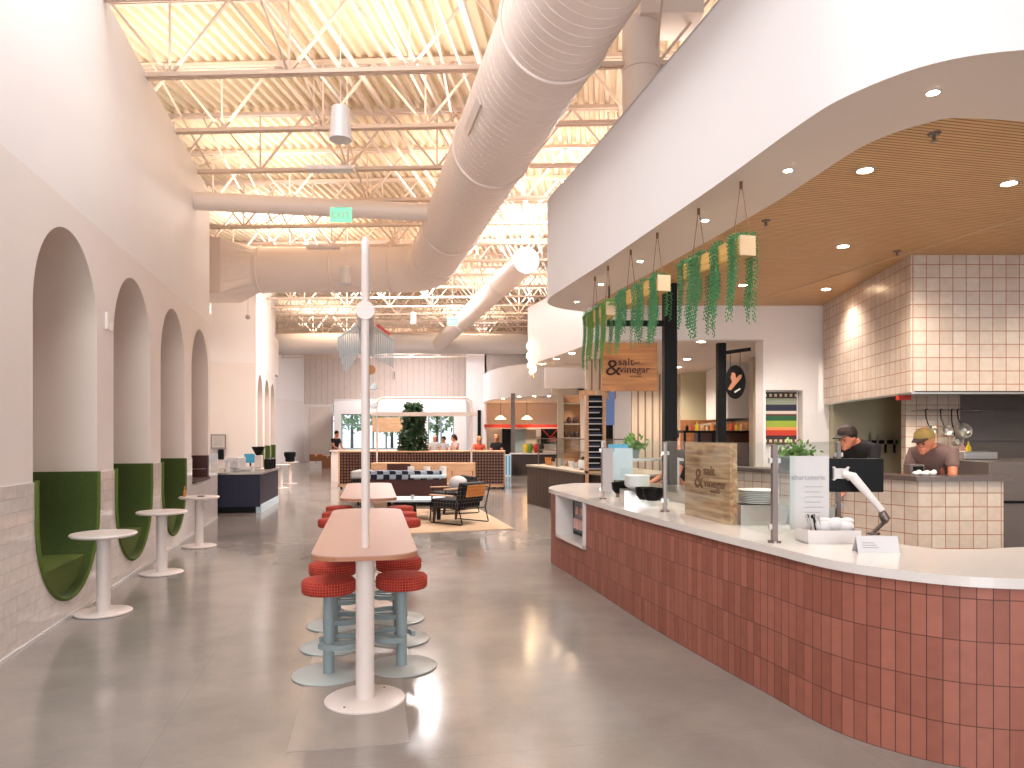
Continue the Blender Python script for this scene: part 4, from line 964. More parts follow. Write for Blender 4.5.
b.build('packaged_drinks', ['pink_cloth'], o)

# glass screen on the counter
o = thing('glass_screen', 'clear glass guard with slim steel posts along the tiled counter', 'glass screen', (0, 0, .938))
pp = [Vector((.97, 7.7)), Vector((1.36, 6.4)), Vector((1.665, 4.57)), Vector((2.69, 5.94))]
for i, p in enumerate(pp):
    b = MB(); b.box(-.016, .016, -.02, .02, 0, .62, m=Matrix.Translation((p.x, p.y, 0))); b.lathe([(.04, 0), (.04, .012), (.001, .012)], 16, (p.x, p.y, 0)); b.build('post', 'post_steel', o)
    for z in (.10, .52):
        b = MB(); b.box(-.035, .035, -.014, .014, z-.016, z+.016, m=Matrix.Translation((p.x, p.y, 0))); b.build('clamp', 'steel', o)
for a, c in zip(pp, pp[1:]):
    d = (c-a).normalized(); b = MB(); p = a+d*.03; q = c-d*.03; nn = Vector((-d.y, d.x))*.005
    b.prism([(p.x-nn.x, p.y-nn.y), (q.x-nn.x, q.y-nn.y), (q.x+nn.x, q.y+nn.y), (p.x+nn.x, p.y+nn.y)], .04, .63); b.build('glass_panel', 'pane', o)
# ---------------- things on the counter
CZ = .938
def plank_sign(name, label, x, y, z, rz, w_, h, th, m_, lines, lm):
    o = thing(name, label, 'sign', (x, y, z), rz)
    b = MB(); k = 9; 
    for i in range(k): b.box(0, w_, 0, th, i*h/k+.0008, (i+1)*h/k-.0008)
    b.build('board', m_, o)
    for (tx, sz, lx, lz, ax) in lines: text_mesh(tx, sz, 'lettering', lm, o, (lx, -.003, lz), (PI/2, 0, 0), .002, sx=ax)
    return o
a = Vector((1.52, 6.15)); c = Vector((1.66, 5.3))
x0 = at(685, 0, 6.2).x; x1 = at(730, 0, 5.45).x
ang = math.atan2(5.45-6.2, x1-x0); L = math.hypot(5.45-6.2, x1-x0)
plank_sign('standing_sign', 'pale wooden plank sign standing behind the counter glass', x0, 6.2, CZ, ang, L, .62, .06, 'plank_wood',
    [('&', .23, .18, .25, 1.1), ('salt', .11, .34, .36, 1.3), ('vinegar', .10, .35, .265, 1.25), ('restaurant', .03, .46, .225, 1.2)], 'burnt_soft')
# printed menus on the glass
def sheet(name, px0, px1, y0, y1, Y, Y2, m_, label, cat='menu', th=.004):
    a = at(px0, 0, Y); c = at(px1, 0, Y2); ang = math.atan2(c.y-a.y, c.x-a.x); L = (Vector((c.x, c.y))-Vector((a.x, a.y))).length
    zb = EYE-(y1-435)*Y/F; zt = EYE-(y0-435)*Y/F; o = thing(name, label, cat, (a.x, a.y, zb), ang)
    b = MB(); b.box(0, L, 0, th, 0, zt-zb); b.build('sheet', m_, o); return o, L, zt-zb
sheet('paper_menu', 602.5, 613, 448, 491, 7.62, 7.35, 'paper', 'narrow white menu sheet at the left end of the counter glass')
sheet('paper_menu', 613, 632.5, 448, 480, 7.9, 7.8, 'blue_paper', 'wider pale blue sheet behind the narrow white menu')
o, L, H = sheet('menu_board', 790, 829, 456, 530, 4.95, 4.95, 'paper', 'white charcuterie menu card standing on the counter', 'menu')
text_mesh('charcuterie', .05, 'lettering', 'ink_light', o, (.012, -.003, H*.68), (PI/2, 0, 0), .001)
b = MB()
for k in range(6): b.box(.1, L-.04-.02*(k % 2), -.002, -.0005, H*.58-k*.035, H*.58-k*.035+.004)
b.build('text_lines', 'ink_light', o)
o = thing('pos_terminal', 'teal-screened register at the far end of the counter', 'register', (1.17, 7.9, CZ), R(10))
b = MB(); b.box(-.11, .11, 0, .02, .50, .58); b.build('screen', 'screen_blue', o)
b = MB(); b.cyl((0, .035, 0), (0, .035, .55), .02, n=8); b.build('stand', 'post_steel', o)
# back bar with plates and bowls behind the glass (steel undercounter)
o = thing('steel_back_bar', 'long stainless work counter behind the glass', 'counter', (0, 0, 0))
bb = [(1.35, 8.7), (1.85, 6.6), (2.05, 5.9), (2.62, 5.85), (2.5, 6.9), (1.9, 8.9)]
b = MB(); b.prism(bb, 0, 1.0); b.build('body', 'steel', o)
b = MB(); b.prism([(p[0]-.01, p[1]-.01) for p in bb], 1.0, 1.03); b.build('worktop', 'steel', o)
BZ = 1.03
b = MB(); p = at(753, 0, 6.0)
o = thing('plate_trolley', 'steel box holding the stacked white plates behind the glass', 'cabinet', (1.9, 5.6, .5), R(0))
b = MB(); b.box(-.17, .17, -.16, .1, 0, .59); b.build('body', 'steel', o)
for k in range(8):
    b = MB(); b.lathe([(.07, 0), (.15, .012), (.152, .017), (.001, .006)], 28, (1.9, 5.56, 1.092+k*.013)); tag(b.build('dinner_plate', 'glass_white', smooth=True), 'white dinner plate right of the plank sign, %s from the bottom of its stack' % ORD[k], 'plate', 'white plates stacked right of the plank sign')
for k in range(5):
    b = MB(); b.lathe([(.05, 0), (.11, .03), (.125, .06), (.12, .06), (.1, .034), (.001, .012)], 24, (at(637, 0, 7.0).x+.0, 7.0, BZ+.06+k*.02)); tag(b.build('white_bowl', 'glass_white', smooth=True), 'white bowl behind the glass, %s from the bottom of its stack' % ORD[k], 'bowl', 'white bowls behind the glass')
b = MB(); b.box(at(622, 0, 7.0).x, at(655, 0, 7.0).x, 6.85, 7.15, BZ-.25, BZ+.06); tag(b.build('bowl_shelf', 'steel'), 'steel shelf box under the stacked white bowls', 'shelf')
for k, (px, Y) in enumerate([(621, 7.3), (646, 6.6), (653, 6.5)]):
    b = MB(); p = at(px, 0, Y); b.lathe([(.06, 0), (.09, .04), (.1, .11), (.092, .11), (.08, .04), (.001, .02)], 20, (p.x, Y, BZ)); tag(b.build('black_bowl', 'black', smooth=True), 'black bowl behind the glass, %s of three' % ('leftmost', 'middle', 'rightmost')[k], 'bowl', 'black bowls behind the glass')
# cutlery box
o = thing('cutlery_box', 'white tray box of napkins and cutlery on the counter', 'box', (1.85, 4.5, CZ), R(0))
b = MB(); w_, d_2, h_ = .335, .2, .085
b.box(0, w_, 0, .006, 0, h_); b.box(0, w_, d_2, d_2+.006, 0, h_); b.box(0, .006, 0, d_2, 0, h_); b.box(w_-.006, w_, 0, d_2, 0, h_); b.box(0, w_, 0, d_2, 0, .006); b.build('tray', 'white_gloss', o, bevel=.002)
for k in range(7):
    b = MB(); x = 1.88+k*.012; b.bar((x+.02, 4.56+.015*(k % 3), CZ+.02), (x-.015+random.uniform(-.01, .01), 4.56+.015*(k % 3), CZ+.165), .008, .004); b.ball((x-.015, 4.56+.015*(k % 3), CZ+.165), .009, 5, (1, .4, 1.5)); tag(b.build('fork', 'black' if k % 2 else 'steel', smooth=True), '%s cutlery piece in the tray box, %s from the left' % ('black' if k % 2 else 'steel', ORD[k]), 'cutlery', 'cutlery in the white tray box')
for k in range(3):
    b = MB(); x = 1.98+k*.07
    b.ball((x, 4.59, CZ+.10+.012*(k % 2)), .05, 8, (1.2, .8, .75)); b.ball((x+.02, 4.60, CZ+.135), .035, 8, (1.3, .8, .6)); tag(b.build('folded_napkin', 'paper', smooth=True), 'crumpled white napkin in the tray box, %s' % ('next to the cutlery', 'in the middle', 'at the right end')[k], 'napkin', 'napkins in the white tray box')
# monitor on arm
o = thing('monitor', 'black monitor seen from behind on a white arm', 'monitor', (2.385, 4.97, CZ), R(-4))
b = MB(); b.box(-.19, .19, .03, .06, .285, .52); b.build('display', 'black', o, bevel=.008)
b = MB(); b.box(-.155, -.06, .0, .03, .38, .45); b.bar((-.16, .01, .46), (-.055, .01, .37), .018, .012); b.bar((-.16, .01, .37), (-.055, .01, .46), .018, .012); b.build('vesa_plate', 'white_gloss', o)
b = MB(); b.tube([(-.10, -.01, .415), (-.05, -.04, .40), (.13, -.08, .17)], [.024, .032, .022], 12); b.build('upper_arm', 'white_gloss', o, smooth=True)
b = MB(); b.tube([(.13, -.08, .16), (.15, -.08, .115), (.15, -.07, .09)], [.025, .033, .02], 12); b.build('elbow', 'post_steel', o, smooth=True)
b = MB(); b.tube([(.15, -.07, .09), (.11, -.03, .03), (.08, -.02, .0)], .013, 10); b.lathe([(.04, 0), (.04, .012), (.001, .012)], 16, (.1, -.02, 0)); b.build('lower_arm', 'post_steel', o, smooth=True)
b = MB(); b.box(-.1, -.0, -.03, .02, .0, .02, m=Matrix.Translation((2.28, 4.86, CZ))); tag(b.build('card_reader', 'black'), 'small black card reader beside the tray box', 'card reader')
o = thing('table_card', 'folded white notice card on the counter before the monitor arm', 'card', (2.0, 4.16, CZ), R(-4))
b = MB(); b.add([(0, 0, 0), (.235, 0, 0), (.235, .035, .095), (0, .035, .095), (0, .09, 0), (.235, .09, 0)], [(0, 1, 2, 3), (2, 3, 4, 5)]); b.build('card_sheet', 'paper', o)
text_mesh('hello', .03, 'lettering', 'ink_light', o, (.03, .022, .062), (R(70), 0, 0), .0005) if 0 else None
b = MB()
for k in range(3): b.box(.03, .12-.01*k, -.0015, -.0005, .03+k*.014, .034+k*.014, m=Matrix.Rotation(R(-20), 4, 'X'))
b.build('text_lines', 'ink_light', o)
# planter on the pass wall
o = thing('herb_planter', 'green herb plant in a black box on the tiled pass wall', 'plant', (at(794, 0, 8.1).x, 8.1, 1.23))
b = MB(); b.box(-.15, .13, -.07, .07, 0, .14); b.build('pot', 'black', o)
leafy(o, 260, lambda: Vector((random.gauss(0, .1), random.gauss(0, .06), .14+abs(random.gauss(0, .07)))), .035, 'leaf_light')
o = thing('succulent_pot', 'small yellow green plant behind the pale blue sheet', 'plant', (at(633, 0, 9).x, 9.0, 1.33))
b = MB(); b.lathe([(.06, 0), (.09, .1), (.001, .1)], 14); b.build('pot', 'stool_blue', o)
leafy(o, 160, lambda: Vector((random.gauss(0, .06), random.gauss(0, .06), .12+abs(random.gauss(0, .06)))), .05, 'leaf_light')
b = MB(); p = at(633, 0, 9); b.box(p.x-.3, p.x+.6, 8.85, 9.2, 1.30, 1.33); b.box(p.x-.28, p.x-.24, 9, 9.04, 0, 1.30); b.box(p.x+.54, p.x+.58, 9, 9.04, 0, 1.30); tag(b.build('pass_shelf', 'steel'), 'steel pass shelf behind the counter glass carrying a small plant', 'shelf')

# ================================================================ KITCHEN
# tiled hood
hx, hy = 4.01, 7.2
d = Vector((4.33-4.01, 10.0-7.2)).normalized()
b = MB(); b.box(0, 5.2, 0, 2.9, 2.05, 3.43)
o = thing('tiled_hood', 'large cooking hood clad in cream square tiles with rust grout', 'hood', (hx, hy, 0), 0)
b = MB(); b.add([(0, 0, 2.05), (5.2, 0, 2.05), (5.2, 0, 3.42), (0, 0, 3.42)], [(0, 1, 2, 3)]); b.build('front_cladding', 'kitchen_tile', o)
b = MB(); L = math.hypot(.32, 2.75); b.box(0, L, 0, .02, 2.05, 3.42); q = b.build('side_cladding', 'kitchen_tile', o); q.rotation_euler = (0, 0, math.atan2(2.75, .32)); q.location = (-.002, 0, 0)
b = MB(); b.prism([(.01, .01), (5.2, .01), (5.2, 2.7), (.33, 2.7)], 2.12, 2.14); b.build('steel_canopy', 'steel_dark', o)
b = MB(); b.box(0, 5.2, .0, .03, 2.03, 2.06); b.bar((.0, .0, 2.045), (.32, 2.75, 2.045), .03); b.build('steel_rim', 'steel', o)
b = MB(); b.box(4.03, 4.16, 7.5, 7.56, 1.985, 2.035); tag(b.build('gas_shutoff', 'red'), 'red lever under the edge of the tiled hood', 'handle')
# pass wall
o = thing('pass_wall', 'low tiled half wall with steel ledge before the cooks', 'half wall', (3.89, 6.9, 0), 0)
b = MB(); b.box(0, .82, 0, .02, 0, 1.18); b.build('front_cladding', 'kitchen_tile', o)
ddv = Vector((2.78-3.89, 8.8-6.9)); L = ddv.length+.5; b = MB(); b.box(0, L, -.02, 0, 0, 1.18); q = b.build('side_cladding', 'kitchen_tile', o); q.rotation_euler = (0, 0, math.atan2(ddv.y, ddv.x))
un = ddv.normalized(); e2 = un*L
b = MB(); b.prism([(-.04, -.05), (.88, -.05), (.88, .3), (.15, .3), (e2.x+.3, e2.y+.15), (e2.x-.04, e2.y-.02)], 1.18, 1.225); b.build('ledge', 'post_steel', o)
b = MB(); b.prism([(.02, .02), (.8, .02), (.8, .25), (.14, .25), (e2.x+.26, e2.y+.1), (e2.x+.02, e2.y)], 0, 1.18); b.build('core', 'niche_paint', o)
o = thing('steel_range', 'dark stainless kitchen equipment beside the tiled half wall', 'kitchen unit', (4.82, 7.3, 0))
b = MB(); b.box(0, 2.2, 0, .9, .1, .93); b.build('body', 'steel_dark', o, bevel=.01)
b = MB(); b.box(0, 2.2, -.02, .9, .95, 1.35); b.build('upper_body', 'steel_dark', o, bevel=.01)
b = MB(); b.box(.02, 2.2, -.015, 0, .935, .95); b.build('seam_rail', 'black', o)
o = thing('steel_prep_bin', 'pale steel container on the bench right of the woman', 'container', (5.05, 7.95, 1.35))
b = MB(); b.box(-.12, .25, -.1, .15, 0, .09); b.build('body', 'steel', o, bevel=.01)
for k, (px, m_, lb) in enumerate([(962.5, 'pink_cloth', 'pale squeeze bottle beside the yellow one'), (968.5, 'yellow', 'yellow squeeze bottle on the kitchen bench')]):
    Y = 8.05; p = at(px, 0, Y); lathe_thing('squeeze_bottle', [(.026, 0), (.028, .13), (.01, .16), (.005, .2), (.001, .2)], (p.x, Y, 1.35), m_, lb, 'bottle')
# pans hanging from a rail
rail = MB(); rail.cyl((4.95, 8.8, 1.92), (5.85, 8.8, 1.92), .01, n=8); rail.cyl((5.0, 8.8, 1.92), (5.0, 9.0, 1.92), .008, n=6); rail.cyl((5.8, 8.8, 1.92), (5.8, 9.0, 1.92), .008, n=6); tag(rail.build('pan_rail', 'steel', smooth=True), 'steel rail with hanging pans on the kitchen tiles', 'rail')
for k, (px, py, r_, lb) in enumerate([(931, 430, .055, 'smallest steel pan hanging from the rail, at left'), (946, 431, .07, 'middle steel pan hanging from the rail'), (963, 431, .09, 'largest steel pan hanging from the rail, at right'), (957, 441, .06, 'dark small pan hanging lowest behind the woman')]):
    Y = 8.72; p = at(px, py, Y); o = thing('hanging_pan', lb, 'pan', p, R(-20), 'pans hung on the kitchen rail')
    mm = Matrix.Rotation(R(75), 4, 'X') @ Matrix.Rotation(R(25), 4, 'Y')
    b = MB(mm); b.lathe([(.001, 0), (r_*.9, 0), (r_, .02), (r_, .08), (r_*.94, .08), (r_*.86, .01), (.001, .01)], 24, (0, 0, -.04)); b.build('bowl', 'steel', o, smooth=True)
    b = MB(); tz = 1.93-p.z; b.tube([(-.02, 0, r_*.8), (-.05, .02, tz*.6), (-.05, .05, tz), (-.03, .08, tz+.005), (-.02, .085, tz-.01)], .007, 8); b.build('handle', 'black_metal', o, smooth=True)
# magnetic knife strip
o = thing('knife_strip', 'black magnetic knife strip on the sage wall', 'knife rack', (at(882, 441, 9.85).x, 9.88, at(0, 442, 9.85).z))
b = MB(); b.box(-.2, .22, -.02, 0, -.025, .025); b.build('strip', 'black', o)
for k, x in enumerate((-.16, -.06, .05, .17)):
    p = Vector((x, 0, 0)); o2_ = thing('kitchen_knife', 'kitchen knife on the black magnetic strip, number %s from the left' % ('one', 'two', 'three', 'four')[k], 'knife', (o.location.x+x, 9.85, o.location.z), 0, 'knives on the magnetic strip')
    b = MB(); b.add([(-.018, 0, -.03), (.018, 0, -.03), (.016, 0, .1), (-.004, 0, .14), (-.018, .004, -.03), (.018, .004, -.03), (.016, .004, .1), (-.004, .004, .14)], [(0, 1, 2, 3), (4, 5, 6, 7), (0, 1, 5, 4), (1, 2, 6, 5), (2, 3, 7, 6), (3, 0, 4, 7)]); b.build('blade', 'steel', o2_)
    b = MB(); b.box(-.014, .014, -.006, .01, -.15, -.03); b.build('handle', 'black', o2_, bevel=.004)
# small printer and cloths on the pass
o = thing('ticket_printer', 'small dark ticket printer at the left end of the pass ledge', 'printer', (at(916, 0, 7.25).x, 7.3, 1.225))
b = MB(); b.box(-.06, .09, -.05, .08, 0, .10); b.build('body', 'steel_dark', o, bevel=.01)
b = MB(); b.box(-.03, .07, -.055, -.05, .02, .08); b.build('front', 'black', o)
for k, (px, Y) in enumerate([(917, 7.05), (925, 7.0), (932, 7.05)]):
    p = at(px, 0, Y); b = MB(); b.ball((p.x, Y, 1.245), .035, 6, (1.2, 1, .7)); b.ball((p.x+.02, Y, 1.255), .028, 6, (1, .8, .9)); tag(b.build('kitchen_cloth', 'paper', smooth=True), 'crumpled white cloth on the steel pass ledge in front of the woman, %s' % ('left', 'middle', 'right')[k], 'cloth', 'cloths on the pass ledge')
# white hood and back shelf of the neighbouring stall
o = thing('white_hood', 'smooth white range hood hanging in the neighbouring stall', 'hood', (at(728, 0, 13.4).x, 13.4, 0))
b = MB(); b.box(0, .75, 0, 1.5, 1.93, 2.97); b.build('body', 'white_gloss', o)
b = MB(); b.add([(-.25, -.05, 1.80), (.78, -.05, 1.93), (.78, 1.5, 1.93), (-.25, 1.5, 1.80), (-.25, -.05, 1.83), (.78, -.05, 1.97), (.78, 1.5, 1.97), (-.25, 1.5, 1.83)], [(0, 1, 2, 3), (4, 5, 6, 7), (0, 1, 5, 4), (1, 2, 6, 5), (2, 3, 7, 6), (3, 0, 4, 7)]); b.build('canopy', 'steel', o)
o = thing('back_shelf', 'dark shelf unit with bottles along the orange tiled wall', 'shelf', (at(683, 0, 13).x, 13.0, 0)); W_ = at(762, 0, 13).x-at(683, 0, 13).x
b = MB(); b.box(0, W_, 0, .4, 1.66, 1.70); b.build('shelf_board', 'black', o)
b = MB(); b.box(.3, W_, .1, .4, .2, 1.66); b.build('cabinet', 'brown_leather', o)
for x in (.02, .28, .55, W_-.05):
    b = MB(); b.box(x, x+.04, .02, .06, 0, 1.66); b.build('leg', 'black', o)
for k in range(15):
    px = 687+k*5.0; Y = 13.15; p = at(px, 0, Y)
    if 716 < px < 728: continue
    h = random.uniform(.08, .2); r_ = random.uniform(.022, .05)
    lathe_thing('condiment_bottle', [(r_, 0), (r_, h*.6), (r_*.4, h*.8), (r_*.35, h), (.001, h)], (p.x, Y, 1.70), ['black', 'paper', 'orange_wood', 'light_wood', 'yellow', 'red'][(k*5+k//4) % 6], 'small jar on the dark shelf before orange tiles, %s from the left' % ORD[k], 'bottle', 'bottles on the neighbouring stall shelf', 10)

# ================================================================ POSTS AND HANGING SIGNS
PX = at(669.5, 0, 8.6).x
o = thing('black_post', 'thick black steel post rising behind the glass screen', 'post', (PX, 8.6, 0))
b = MB(); b.box(-.075, .075, -.075, .075, 0, ZS+.02); b.build('shaft', 'black_metal', o)
b = MB(); b.box(at(607, 0, 8.6).x-PX, -.075, -.03, .03, 2.92, 2.985); b.build('side_beam', 'black_metal', o)
b = MB(); x = at(609, 0, 8.6).x-PX; b.cyl((x, 0, 2.98), (x, 0, ZS), .01, n=8); b.build('hanger_rod', 'black_metal', o)
x0 = at(601.5, 0, 8.62).x
o = plank_sign('hanging_wood_sign', 'orange wooden plank sign with ampersand hanging from the black beam', x0, 8.6, 2.145, 0, .665, .575, .035, 'sign_wood',
    [('&', .27, .04, .19, 1.15), ('salt', .12, .19, .31, 1.2), ('and', .045, .38, .325, 1.1), ('vinegar', .12, .21, .22, 1.05), ('artisan', .04, .34, .165, 1.3)], 'burnt')
b = MB(); b.cyl((.1, .017, .575), (.1, .017, .79), .004, n=6); b.cyl((.56, .017, .575), (.56, .017, .79), .004, n=6); b.build('hanger_wire', 'black_metal', o)
PX = at(721, 0, 10.6).x
o = thing('black_post', 'thinner black post carrying the oval sign', 'post', (PX, 10.6, 0))
b = MB(); b.box(-.06, .06, -.06, .06, 0, 2.97); b.build('shaft', 'black_metal', o)
b = MB(); b.bar((.05, 0, 2.83), (.40, -.12, 2.87), .05); b.build('side_arm', 'black_metal', o)
o = thing('oval_sign', 'black oval sign with orange crest hanging from the thinner post', 'sign', (at(735, 0, 10.45).x, 10.45, at(0, 382, 10.45).z), R(-30))
b = MB(); n = 36; el = [(.145*math.cos(2*PI*i/n), .245*math.sin(2*PI*i/n)) for i in range(n)]
b.add([(x, 0, z) for x, z in el]+[(x, .03, z) for x, z in el], [tuple(range(n)), tuple(range(2*n-1, n-1, -1))]+[(i, (i+1) % n, n+(i+1) % n, n+i) for i in range(n)]); b.build('board', 'black', o)
b = MB(); b.prism([(-.1, -.1), (-.06, -.12), (.03, -.02), (.09, .05), (.1, .1), (.06, .1), (.02, .05), (0, .13), (-.04, .14), (-.06, .07), (-.04, -.0)], .001, .012, m=Matrix.Rotation(PI/2, 4, 'X')); b.build('emblem', 'table_edge', o)
b = MB(); b.prism([(-.01, -.14), (.07, -.09), (.08, -.11), (.0, -.16)], .001, .012, m=Matrix.Rotation(PI/2, 4, 'X')); b.build('emblem_stroke', 'grey_cloth', o)
b = MB(); b.cyl((-.07, .015, .21), (-.07, .015, .44), .004, n=6); b.cyl((.07, .015, .21), (.07, .015, .46), .004, n=6); b.build('hanger_wire', 'black_metal', o)

# ================================================================ HANGING PLANTERS
def strand(b, x, y, z, L, s_):
    n = int(L/.0105)
    for k in range(n):
        zz = z-k*.0105; a = k*2.4; rr = .009*s_; c = Vector((x+rr*math.cos(a)+random.uniform(-.003, .003)+.01*math.sin(k*.09), y+rr*math.sin(a), zz))
        q = .0074*s_; vs = [c+Vector((q, 0, 0)), c+Vector((0, q, 0)), c-Vector((q, 0, 0)), c-Vector((0, q, 0)), c+Vector((0, 0, q*1.2)), c-Vector((0, 0, q*1.2))]
        b.add(vs, [(0, 1, 4), (1, 2, 4), (2, 3, 4), (3, 0, 4), (1, 0, 5), (2, 1, 5), (3, 2, 5), (0, 3, 5)])
def planter(near, far, a1, a2, label, mats, clumps):
    near = Vector(near); far = Vector(far); d = far-near; L = d.length; rz = math.atan2(d.y, d.x)-PI/2
    o = thing('hanging_planter', label, 'hanging plant', near, rz, 'log planters hung under the soffit')
    b = MB(); b.box(-.06, .06, .01, L, -.07, .07); b.build('log_box', 'log_wood', o, bevel=.015)
    b = MB(); b.box(-.06, .06, 0, .012, -.07, .07); b.build('log_end', 'log_end', o, bevel=.004)
    for yy in (a1*L, a2*L):
        b = MB(); top = Vector((.0, yy, ZS-near.z)); 
        b.cyl((-.0, yy-.11, .07), top, .003, n=5); b.cyl((.0, yy+.11, .07), top, .003, n=5); b.lathe([(.012, -.05), (.012, 0), (.001, 0)], 8, tuple(top))
        b.build('rope_hanger', 'burnt_soft', o)
    clumps = [(u_, w__*1.25, l_*.82, int(n_*1.6)) for u_, w__, l_, n_ in clumps]
    for i, (u, w_, ln, num) in enumerate(clumps):
        b = MB()
        for k in range(num):
            yy = u*L+random.uniform(-w_, w_); side = random.choice((-1, 1, -1)); xx = side*(.066+random.uniform(0, .02)); l = ln*random.uniform(.45, 1)
            strand(b, xx, yy, .06, l, random.uniform(.8, 1.15))
        for k in range(70):
            c = Vector((random.uniform(-.075, .075), u*L+random.uniform(-w_, w_), .07+random.uniform(-.02, .035))); strand(b, c.x, c.y, c.z, .04, 1.1)
        b.build('trailing_vine', mats[i % len(mats)], o)
planter((1.63, 4.97, 2.93), (1.42, 5.85, 2.93), .1, .78, 'nearest log planter with long trailing vines, by the wood ceiling', ['pearl_green'], [(.1, .05, .75, 13), (.38, .05, .75, 9), (.72, .08, .78, 20), (.98, .04, .66, 8)])
planter((1.31, 6.2, 2.93), (1.10, 7.1, 2.93), .15, .8, 'middle log planter with trailing vines above the plank sign', ['pearl_green'], [(.08, .05, .72, 12), (.45, .1, .72, 18), (.85, .06, .55, 12), (.98, .04, .75, 8)])
planter((1.03, 7.45, 2.93), (.90, 8.3, 2.93), .15, .75, 'farthest log planter with lime tinted vines', ['pearl_lime', 'pearl_green'], [(.05, .05, .75, 13), (.35, .04, .7, 9), (.7, .1, .85, 18), (.98, .04, .8, 10)])

# ================================================================ DOWNLIGHTS AND SPRINKLERS
def downlight(px, py, z, r, label, e=14, grp='recessed downlights in the near soffit'):
    Y = (z-EYE)*F/(435-py); x = (px-512)*Y/F; o = thing('downlight', label, 'ceiling light', (x, Y, z), 0, grp)
    b = MB(); b.lathe([(r*1.25, -.004), (r*1.25, .0), (r, -.0)], 24); b.lathe([(r*1.25, -.004), (r, -.004)], 24); b.build('trim_ring', 'white_gloss', o)
    b = MB(); b.lathe([(r, -.006), (.001, -.006)], 24); b.build('lens', 'glow', o)
    if e: spot((x, Y, z-.03), e)
for i, (px, py) in enumerate([(933, 92), (788, 170), (705, 220), (640, 261), (601, 284), (576.5, 301.5)]):
    downlight(px, py, ZS, .03, 'round downlight in the white soffit ring, %s one counting from the front' % ('first', 'second', 'third', 'fourth', 'fifth', 'sixth')[i], 2 if i < 2 else 8)
for i, (px, py, lab) in enumerate([(865, 170, 'left of the sprinkler'), (1009, 183, 'at the right frame edge'), (843, 246, 'above the hood corner'), (826, 289, 'nearest the header'), (743, 285, 'behind the planter vines')]):
    downlight(px, py, ZS+.02, .05, 'round downlight in the slatted wood ceiling %s' % lab, (26, 20, 30, 34, 40)[i], 'downlights in the slatted wood ceiling')
for i, (px, py) in enumerate([(701, 341.5), (687, 359), (678, 367)]): downlight(px, py, 2.97, .06, 'small downlight in the neighbouring stall ceiling, %s' % ('front', 'middle', 'back')[i], 26, 'downlights in the neighbouring stall')
for i, (px, py) in enumerate([(542.5, 364), (556, 358.7), (571.8, 353)]): downlight(px, py, ZS, .07, 'downlight under the second white bulkhead, %s' % ('left', 'middle', 'right')[i], 24, 'downlights under the second bulkhead')
for i, (px, py) in enumerate([(503, 398.5), (519, 396.5), (534, 396.2), (549, 396)]):
    downlight(px, py, ZS, .09, 'tiny downlight under the farthest white bulkhead, %s' % ('first', 'second', 'third', 'fourth')[i], 40, 'downlights under the farthest bulkhead')
for (px, py, z, lb) in [(934, 133.5, ZS+.02, 'nearest sprinkler head in the wood ceiling'), (766, 220.5, ZS+.02, 'sprinkler head at the left edge of the wood ceiling'), (897, 251, ZS+.02, 'sprinkler head beside the hood top')]:
    Y = (z-EYE)*F/(435-py); x = (px-512)*Y/F; b = MB(); b.lathe([(.04, 0), (.03, -.012), (.01, -.012), (.01, -.04), (.024, -.045), (.001, -.05)], 16, (x, Y, z)); tag(b.build('sprinkler_head', 'post_steel', smooth=True), lb, 'sprinkler')
# fill spots added without fixtures, for the stall interiors and coffee recess
for (x, y, z, e) in [(5.6, 6.0, 3.3, 60), (4.6, 5.0, 3.3, 45), (3.6, 6.6, 3.3, 40), (5.0, 8.4, 2.08, 30), (6.4, 8.0, 2.08, 26), (4.8, 9.3, 3.0, 24), (2.6, 8.6, 3.3, 45), (5, 14, 2.9, 60), (4.4, 11.3, 2.9, 50), (3.1, 15.0, 2.9, 45), (2.4, 15, 3.3, 60), (2.5, 17, 3.3, 60), (1.2, 37.8, 3.3, 150), (4, 37.8, 3.3, 150), (3, 22, 3.3, 80), (-7.2, 17.5, 5.5, 110), (-8.5, 17, 4.4, 60)]:
    spot((x, y, z), e, 150, (1, .86, .7), .12)

# ================================================================ SECOND STALL
o = thing('dark_counter', 'dark brown slatted counter of the second stall', 'counter', (0, 0, 0))
q = [(.36, 17.1), (.79, 15.8), (1.35, 13.6), (2.2, 12.7), (3.2, 13.2), (2.6, 15.4), (1.6, 17.9)]
b = MB(); b.prism(q, 0, .88); b.build('body', 'brown_slats', o)
b = MB(); b.prism([(p[0]-.03, p[1]-.03) for p in q], .88, .92); b.build('worktop', 'grey_beige', o)
b = MB(); b.prism([(1.0, 15.02), (1.36, 13.57), (1.4, 13.6), (1.04, 15.05)], .72, .86); b.build('tray_rail', 'black', o)
DZ = .92
o = thing('sneeze_guard', 'glass food guard with thin steel frame on the dark counter', 'glass screen', (0, 0, DZ))
gp = [(.62, 16.9), (.98, 15.7), (1.42, 13.95), (2.1, 13.2)]
for p in gp:
    b = MB(); b.cyl((*p, 0), (*p, .62), .015, n=8); b.build('post', 'post_steel', o, smooth=True)
for a, c in zip(gp, gp[1:]):
    b = MB(); b.prism([a, c, (c[0]+.012, c[1]), (a[0]+.012, a[1])], .2, .6); b.build('glass_panel', 'pane', o)
    b = MB(); b.bar((*a, .62), (*c, .62), .02); b.bar((*a, .36), (*c, .36), .015); b.build('rail', 'post_steel', o)
random.seed(11)
